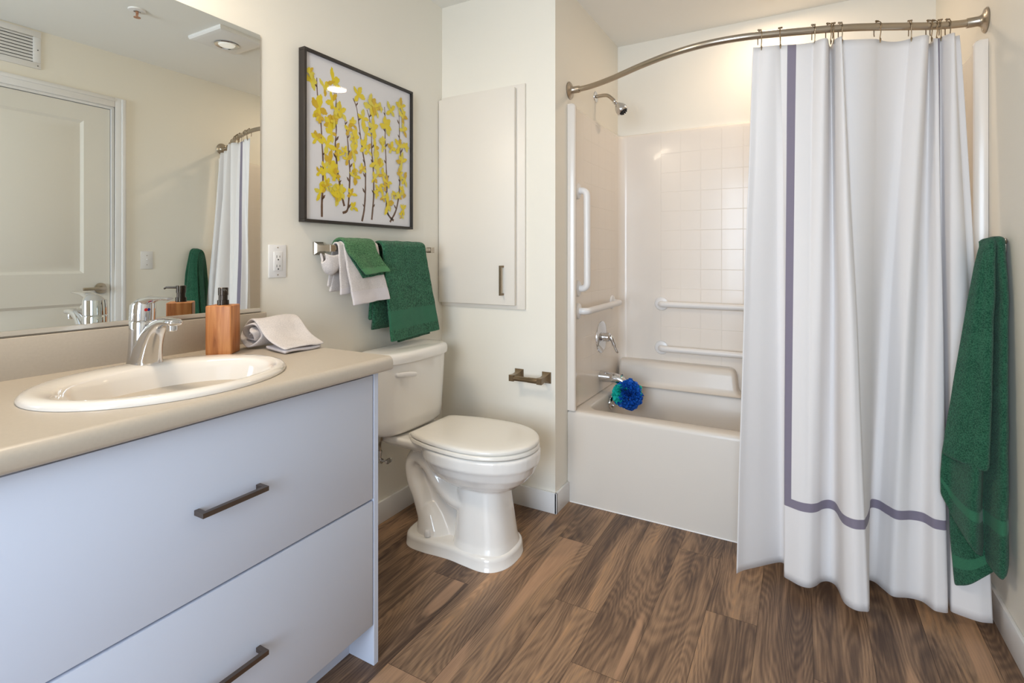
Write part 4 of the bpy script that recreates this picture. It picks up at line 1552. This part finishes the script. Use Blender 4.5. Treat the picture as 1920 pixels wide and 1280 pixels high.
for k in range(8):
    a = 2 * PI * k / 8
    add_lathe(bm, [(0.004, 0.08), (0.003, 0.090), (0.0, 0.090)], hp + (u_ * math.cos(a) + w_ * math.sin(a)) * 0.015, hd, 8)
obj('nozzles', bm, M_rubber, SH)

# ------------------------------------------------------------------ curved curtain rod and rings
RZ = 1.965
rod_c = [(0.637, 0.166), (0.69, 0.166), (0.76, 0.15), (0.873, 0.098), (1.024, 0.01), (1.147, -0.05), (1.253, -0.083), (1.348, -0.093), (1.438, -0.086), (1.525, -0.066), (1.609, -0.042), (1.691, -0.018), (1.772, 0.012), (1.852, 0.05), (1.933, 0.092), (2.015, 0.134), (2.075, 0.154), (2.11, 0.161), (2.161, 0.163)]
CRD = thing('curtain_rod', 'brushed nickel bowed shower curtain rod across the tub opening', 'curtain rod', (1.4, 0.1, RZ))
bm = new_bm()
add_tube(bm, catmull([(a, b, RZ) for a, b in rod_c], 5), 0.0127, 20)
obj('tube', bm, M_nickel, CRD)


def rod_end(bm, q):
    x, y, s = q
    add_lathe(bm, [(0.0, 0), (0.041, 0), (0.042, 0.003), (0.038, 0.007), (0.024, 0.011), (0.019, 0.016), (0.0165, 0.022), (0.0165, 0.052), (0.013, 0.053)], (x, y, RZ), (s, 0, 0), 36)
    for k in range(3):
        a = 2 * PI * k / 3 + 0.5
        add_lathe(bm, [(0.0, 0.008), (0.004, 0.008), (0.003, 0.010), (0.0, 0.010)], (x, y + 0.031 * math.cos(a), RZ + 0.031 * math.sin(a)), (s, 0, 0), 10)


part_each('end_flange', ((XC, 0.166, 1), (XR, 0.163, -1)), rod_end, M_nickel, CRD)


def rod_y(x):
    for (a, b), (c, d) in zip(rod_c, rod_c[1:]):
        if a <= x <= c:
            return b + (d - b) * (x - a) / (c - a)
    return 0.16


hook_x = [1.481, 1.547, 1.650, 1.696, 1.711, 1.732, 1.844, 1.943, 2.000, 2.014, 2.033, 2.055]
TOPZ = 1.922


def make_ring():
    t = thing('curtain_ring', 'x', 'curtain ring', (0, 0, RZ))
    b = new_bm()
    pts = []
    for k in range(18):                          # double wire hook over the rod, legs hanging behind and in front
        a = -0.45 * PI / 2 + (k / 17) * (PI + 0.9 * PI / 2)
        pts.append((0.0, -0.0155 * math.cos(a), RZ + 0.0155 * math.sin(a) * 1.05 + 0.001))
    pts = [(0.001, -0.009, RZ - 0.042), (0.0, -0.0135, RZ - 0.022)] + pts + [(0.0, 0.012, RZ - 0.022), (-0.001, 0.010, RZ - 0.030)]
    add_tube(b, pts, 0.0016, 8)
    obj('hook', b, M_dnick, t)
    b = new_bm()
    add_lathe(b, [(0.0, -0.0075), (0.0025, -0.007), (0.0036, -0.0045), (0.0022, -0.002), (0.0036, 0.0), (0.0022, 0.002), (0.0036, 0.0045), (0.0025, 0.007), (0.0, 0.0075)], (0, 0, RZ + 0.0195), (1, 0, 0), 10)
    obj('rollers', b, M_dnick, t)
    b = new_bm()
    add_tube(b, [(0.001, -0.009, RZ - 0.040), (0.001, -0.011, RZ - 0.047), (0.001, -0.010, RZ - 0.058)], [0.0014, 0.003, 0.0014], 8)
    obj('clip', b, M_dnick, t)
    return t


ring0 = make_ring()
ring_names = ['first from the left', 'second from the left', 'third from the left, just right of the lavender stripe', 'leftmost of a close group of three near the middle',
              'middle one of a close group of three near the middle', 'rightmost of a close group of three near the middle', 'standing alone right of the middle group',
              'alone left of the right end cluster', 'leftmost of the right end cluster of four', 'second of the right end cluster of four', 'third of the right end cluster of four', 'last one before the right wall']
for k, x in enumerate(hook_x):
    if k == 0:
        r = ring0
    else:
        r = ring0.copy()
        COL.objects.link(r)
        for ch in list(ring0.children):
            c = ch.copy()
            COL.objects.link(c)
            c.parent = r
    y = rod_y(x)
    dy = rod_y(x + 0.01) - rod_y(x - 0.01)
    r.location = (x, y, RZ)
    r.rotation_euler = (0, 0, math.atan2(dy, 0.02) + (0.35 if k % 3 == 0 else (-0.3 if k % 3 == 1 else 0.1)))
    r['label'] = 'bronze curtain ring, ' + ring_names[k]
    r['group'] = 'curtain rings on the curved rod'

# ------------------------------------------------------------------ shower curtain
bottom = [(1.412, -.158), (1.433, -.124), (1.474, -.079), (1.537, -.012), (1.559, -.009), (1.578, -.036), (1.566, -.079), (1.56, -.096), (1.576, -.108), (1.609, -.127), (1.636, -.125), (1.657, -.10), (1.673, -.068), (1.694, -.052), (1.713, -.062), (1.722, -.09), (1.729, -.134), (1.739, -.164), (1.762, -.181), (1.786, -.176), (1.802, -.158), (1.809, -.064), (1.811, .016), (1.834, .022), (1.856, -.012), (1.879, -.041), (1.923, -.025), (1.958, -.027), (1.98, -.059), (1.995, -.062), (2.017, -.053), (2.013, -.020), (2.012, .015), (2.022, .020), (2.028, -.012), (2.027, -.038), (2.036, -.046), (2.068, -.055), (2.096, -.058), (2.126, -.047)]
bc = catmull([(a, b, 0) for a, b in bottom], 6)
bl = [0.0]
for p, q in zip(bc, bc[1:]):
    bl.append(bl[-1] + (q - p).length)
CLOTH = 1.256



def interp(xs, ys, x):
    if x <= xs[0]:
        return ys[0]
    for i in range(len(xs) - 1):
        if x <= xs[i + 1]:
            f = (x - xs[i]) / (xs[i + 1] - xs[i])
            return ys[i] + (ys[i + 1] - ys[i]) * f
    return ys[-1]


def on_bottom(u):
    s = interp([0, .151, .181, 1.075, 1.105, CLOTH], [0, .317, .342, 1.180, 1.215, bl[-1]], u)
    lo = 0
    while lo < len(bl) - 2 and bl[lo + 1] < s:
        lo += 1
    f = min(1, max(0, (s - bl[lo]) / (bl[lo + 1] - bl[lo])))
    return bc[lo].lerp(bc[lo + 1], f)


SPC = (CLOTH - 0.03) / 11
amp = [-0.020, -0.012, -0.046, 0.040, -0.052, -0.022, 0.012, -0.044, 0.034, -0.014, -0.052]


def on_top(u):
    v = (u - 0.015) / SPC
    if v < 0:
        return Vector((hook_x[0] - 0.020 * -v / 0.13, rod_y(hook_x[0]) + 0.008 * v / 0.13, 0)), 0.0
    if v > 11:
        return Vector((hook_x[-1] + 0.10 * (v - 11) + 0.018, rod_y(hook_x[-1]) - 0.03 * (v - 11), 0)), 0.0
    k = min(int(v), 10)
    f = v - k
    xa_, xb_ = hook_x[k], hook_x[k + 1]
    p = Vector((xa_ + (xb_ - xa_) * f, 0, 0))
    p.y = rod_y(xa_) + (rod_y(xb_) - rod_y(xa_)) * f
    b_ = math.sin(PI * f)
    p.y += amp[k] * b_ ** 0.8
    p.x += 0.010 * b_ * (1 if amp[k] < -0.03 else 0)
    if k == 10:
        p.x += 0.012 * f
    return p, -0.006 * b_


bm = new_bm()
uvl = bm.loops.layers.uv.new('cloth')
NU, NV = 330, 70
BOTZ = 0.040
vv = []
for j in range(NV + 1):
    t = j / NV
    row = []
    for i in range(NU + 1):
        u = CLOTH * i / NU
        a, dz = on_top(u)
        b = on_bottom(u)
        s = t ** 0.85
        p = a.lerp(b, s)
        z = TOPZ + dz * (1 - t) + (BOTZ - TOPZ) * t
        q = Vector((u * 4.0, t * 3.0, 0))
        p.y += 0.010 * noise.noise(q) * math.sin(PI * t)
        p.x += 0.004 * noise.noise(q + Vector((5, 5, 5))) * math.sin(PI * t)
        row.append((bm.verts.new((p.x, p.y, z)), u, z))
    vv.append(row)
for j in range(NV):
    for i in range(NU):
        q = (vv[j][i], vv[j][i + 1], vv[j + 1][i + 1], vv[j + 1][i])
        f = bm.faces.new([a[0] for a in q])
        for l, a in zip(f.loops, q):
            l[uvl].uv = (a[1], a[2])
o = obj('shower_curtain', bm, M_curtain, angle=180)
tag(o, 'white fabric shower curtain with lavender grey border stripe', 'shower curtain')
# bottom hem, a second ply of cloth
o_h = solidify(o, 0.0014)

# ------------------------------------------------------------------ bath pouf
PF = thing('bath_pouf', 'blue and teal mesh bath pouf hanging from the tub spout', 'bath pouf', (0.812, 0.55, 0.44))
pc = Vector((0.808, 0.548, 0.436))
for nm, mt, cnt, sel in (('blue_netting', M_pouf_blue, 170, 0), ('teal_netting', M_pouf_teal, 34, 1)):
    b = new_bm()
    made = 0
    g = random.Random(3 + sel)
    while made < cnt:
        d = Vector((g.gauss(0, 1), g.gauss(0, 1), g.gauss(0, 1))).normalized()
        side = d.dot(Vector((-0.72, -0.62, 0.22)).normalized())
        side2 = d.dot(Vector((0.9, 0.25, 0.35)).normalized())
        is_teal = side > 0.80 or side2 > 0.93
        if is_teal != bool(sel):
            continue
        made += 1
        c = pc + d * 0.040
        u = d.orthogonal().normalized()
        u = (u * math.cos(g.uniform(0, PI)) + d.cross(u) * math.sin(g.uniform(0, PI))).normalized()
        w = d
        nn = u.cross(w).normalized()
        r = 0.038 + g.uniform(-0.006, 0.007)
        ph, fr = g.uniform(0, 6), g.randint(4, 7)
        n = 28
        pts_in, pts_out = [], []
        for k in range(n + 1):
            a = -0.5 * PI + PI * k / n
            base = w * math.cos(a) + u * math.sin(a)
            ro = r * (1 + 0.05 * math.sin(fr * 2 * a))
            pts_out.append(c + base * ro + nn * (0.007 * math.sin(fr * 2 * a + ph)))
            pts_in.append(c + base * ro * 0.45 + nn * (0.003 * math.sin(fr * 2 * a + ph)))
        vi = [b.verts.new(p) for p in pts_in]
        vo = [b.verts.new(p) for p in pts_out]
        for k in range(n):
            b.faces.new((vi[k], vi[k + 1], vo[k + 1], vo[k]))
    obj(nm, b, mt, PF, angle=180)
bm = new_bm()
add_tube(bm, catmull([(0.785, 0.552, 0.47), (0.778, 0.535, 0.515), (0.776, 0.545, 0.532), (0.776, 0.558, 0.532), (0.782, 0.568, 0.51), (0.790, 0.556, 0.47)], 5), 0.0018, 8)
obj('cord', bm, M_pouf_teal, PF)

# ------------------------------------------------------------------ robe hook and the bath towel on it
RH = thing('robe_hook', 'small nickel robe hook on right wall holding the green towel', 'hook', (XR, -0.020, 1.20))
bm = new_bm()
add_box(bm, (XR - 0.006, -0.041, 1.176), (XR, 0.001, 1.220), 0.003)
add_tube(bm, [(XR - 0.004, -0.02, 1.186), (XR - 0.03, -0.02, 1.184), (XR - 0.045, -0.02, 1.190), (XR - 0.05, -0.02, 1.204)], 0.006, 12)
add_tube(bm, [(XR - 0.004, -0.044, 1.208), (XR - 0.016, -0.050, 1.210)], 0.006, 12)
obj('hook_body', bm, M_nickel, RH)

HT = thing('green_bath_towel', 'large green bath towel hanging in folds from the robe hook', 'towel', (2.11, -0.10, 0.2))
# each column: list of (x, y, z) from over the hook down to the hem
colsB = [
    [(2.110, 0.002, 1.180), (2.101, -0.021, 1.207), (2.094, -0.044, 1.175), (2.067, -0.054, 1.038), (2.034, -0.054, 0.793), (2.007, -0.054, 0.589), (1.997, -0.060, 0.487), (1.997, -0.065, 0.416)],
    [(2.114, 0.002, 1.187), (2.108, -0.025, 1.214), (2.101, -0.050, 1.180), (2.084, -0.063, 1.038), (2.059, -0.068, 0.793), (2.036, -0.068, 0.589), (2.026, -0.073, 0.456), (2.028, -0.078, 0.346)],
    [(2.120, 0.002, 1.189), (2.118, -0.042, 1.217), (2.115, -0.081, 1.185), (2.108, -0.110, 1.038), (2.089, -0.133, 0.793), (2.071, -0.143, 0.589), (2.061, -0.143, 0.436), (2.061, -0.141, 0.289)],
    [(2.126, 0.002, 1.191), (2.128, -0.031, 1.220), (2.128, -0.059, 1.191), (2.122, -0.056, 1.038), (2.110, -0.068, 0.793), (2.099, -0.076, 0.589), (2.095, -0.078, 0.436), (2.097, -0.078, 0.248)],
    [(2.134, 0.002, 1.191), (2.138, -0.046, 1.219), (2.139, -0.080, 1.191), (2.138, -0.108, 1.038), (2.132, -0.131, 0.793), (2.128, -0.143, 0.589), (2.126, -0.146, 0.436), (2.126, -0.146, 0.222)],
    [(2.142, 0.002, 1.189), (2.148, -0.028, 1.216), (2.149, -0.047, 1.187), (2.149, -0.052, 1.038), (2.148, -0.064, 0.793), (2.148, -0.072, 0.589), (2.148, -0.074, 0.436), (2.149, -0.074, 0.283)],
    [(2.148, 0.002, 1.182), (2.150, -0.025, 1.209), (2.150, -0.039, 1.180), (2.150, -0.044, 1.038), (2.150, -0.054, 0.793), (2.150, -0.060, 0.589), (2.150, -0.065, 0.436), (2.150, -0.068, 0.312)],
]
rows = list(zip(*colsB))


def hem_band(u, v):
    return 1 if (v > 0.985 or 0.86 < v < 0.90) else 0


bm = new_bm()
add_surf(bm, rows, 5, 5, jitter=0.003, jscale=16, mi_fn=hem_band)
o = obj('main_fold', bm, [M_green_bath, M_green_flat], HT, angle=180)
solidify(o, 0.012)
subsurf(o)
colsA = [
    [(2.108, -0.019, 1.196), (2.093, -0.047, 1.178), (2.065, -0.068, 1.038), (2.030, -0.076, 0.793), (2.008, -0.080, 0.630), (1.997, -0.082, 0.548)],
    [(2.112, -0.034, 1.206), (2.099, -0.068, 1.178), (2.077, -0.092, 1.038), (2.048, -0.102, 0.793), (2.030, -0.108, 0.630), (2.024, -0.111, 0.540)],
    [(2.118, -0.044, 1.211), (2.108, -0.076, 1.180), (2.091, -0.100, 1.038), (2.071, -0.119, 0.793), (2.057, -0.129, 0.630), (2.052, -0.131, 0.536)],
    [(2.122, -0.049, 1.213), (2.115, -0.082, 1.180), (2.103, -0.108, 1.038), (2.093, -0.137, 0.793), (2.085, -0.149, 0.630), (2.083, -0.153, 0.533)],
    [(2.126, -0.049, 1.211), (2.120, -0.078, 1.180), (2.112, -0.100, 1.038), (2.101, -0.127, 0.793), (2.093, -0.137, 0.630), (2.091, -0.139, 0.543)],
]
bm = new_bm()
add_surf(bm, list(zip(*colsA)), 5, 5, jitter=0.002, jscale=18, mi_fn=lambda u, v: 1 if v > 0.985 else 0)
o = obj('front_flap', bm, [M_green_bath, M_green_flat], HT, angle=180)
solidify(o, 0.012)
subsurf(o)
colsC = [
    [(2.018, -0.044, 0.487), (2.022, -0.047, 0.344), (2.026, -0.051, 0.232), (2.035, -0.054, 0.130)],
    [(2.048, -0.060, 0.487), (2.050, -0.068, 0.344), (2.057, -0.072, 0.232), (2.061, -0.075, 0.153)],
    [(2.081, -0.065, 0.487), (2.083, -0.075, 0.344), (2.089, -0.082, 0.252), (2.093, -0.085, 0.189)],
    [(2.115, -0.070, 0.487), (2.118, -0.078, 0.365), (2.122, -0.085, 0.293), (2.126, -0.088, 0.226)],
]
bm = new_bm()
add_surf(bm, list(zip(*colsC)), 5, 5, jitter=0.002, jscale=18, mi_fn=lambda u, v: 1 if (v > 0.97 or 0.66 < v < 0.75) else 0)
o = obj('rear_corner', bm, [M_green_bath, M_green_flat], HT, angle=180)
solidify(o, 0.011)
subsurf(o)
colsD = [
    [(2.104, -0.040, 1.205), (2.100, -0.045, 1.18), (2.070, -0.060, 1.03), (2.038, -0.060, 0.80), (2.012, -0.060, 0.60), (2.004, -0.062, 0.46)],
    [(2.112, -0.030, 1.212), (2.108, -0.015, 1.18), (2.088, -0.020, 1.03), (2.066, -0.015, 0.80), (2.052, -0.018, 0.60), (2.050, -0.030, 0.44)],
    [(2.122, -0.020, 1.214), (2.122, 0.004, 1.18), (2.118, -0.004, 1.03), (2.110, -0.012, 0.80), (2.104, -0.016, 0.60), (2.100, -0.030, 0.42)],
    [(2.134, -0.020, 1.212), (2.136, 0.016, 1.18), (2.134, 0.036, 1.03), (2.132, 0.048, 0.80), (2.130, 0.050, 0.60), (2.128, 0.040, 0.42)],
    [(2.146, -0.030, 1.205), (2.150, 0.006, 1.18), (2.152, 0.030, 1.03), (2.152, 0.050, 0.80), (2.152, 0.060, 0.60), (2.152, 0.050, 0.40)],
]
bm = new_bm()
add_surf(bm, list(zip(*colsD)), 5, 5, jitter=0.002, jscale=18, mi_fn=lambda u, v: 1 if v > 0.97 else 0)
o = obj('back_fold', bm, [M_green_bath, M_green_flat], HT, angle=180)
solidify(o, 0.010)
subsurf(o)
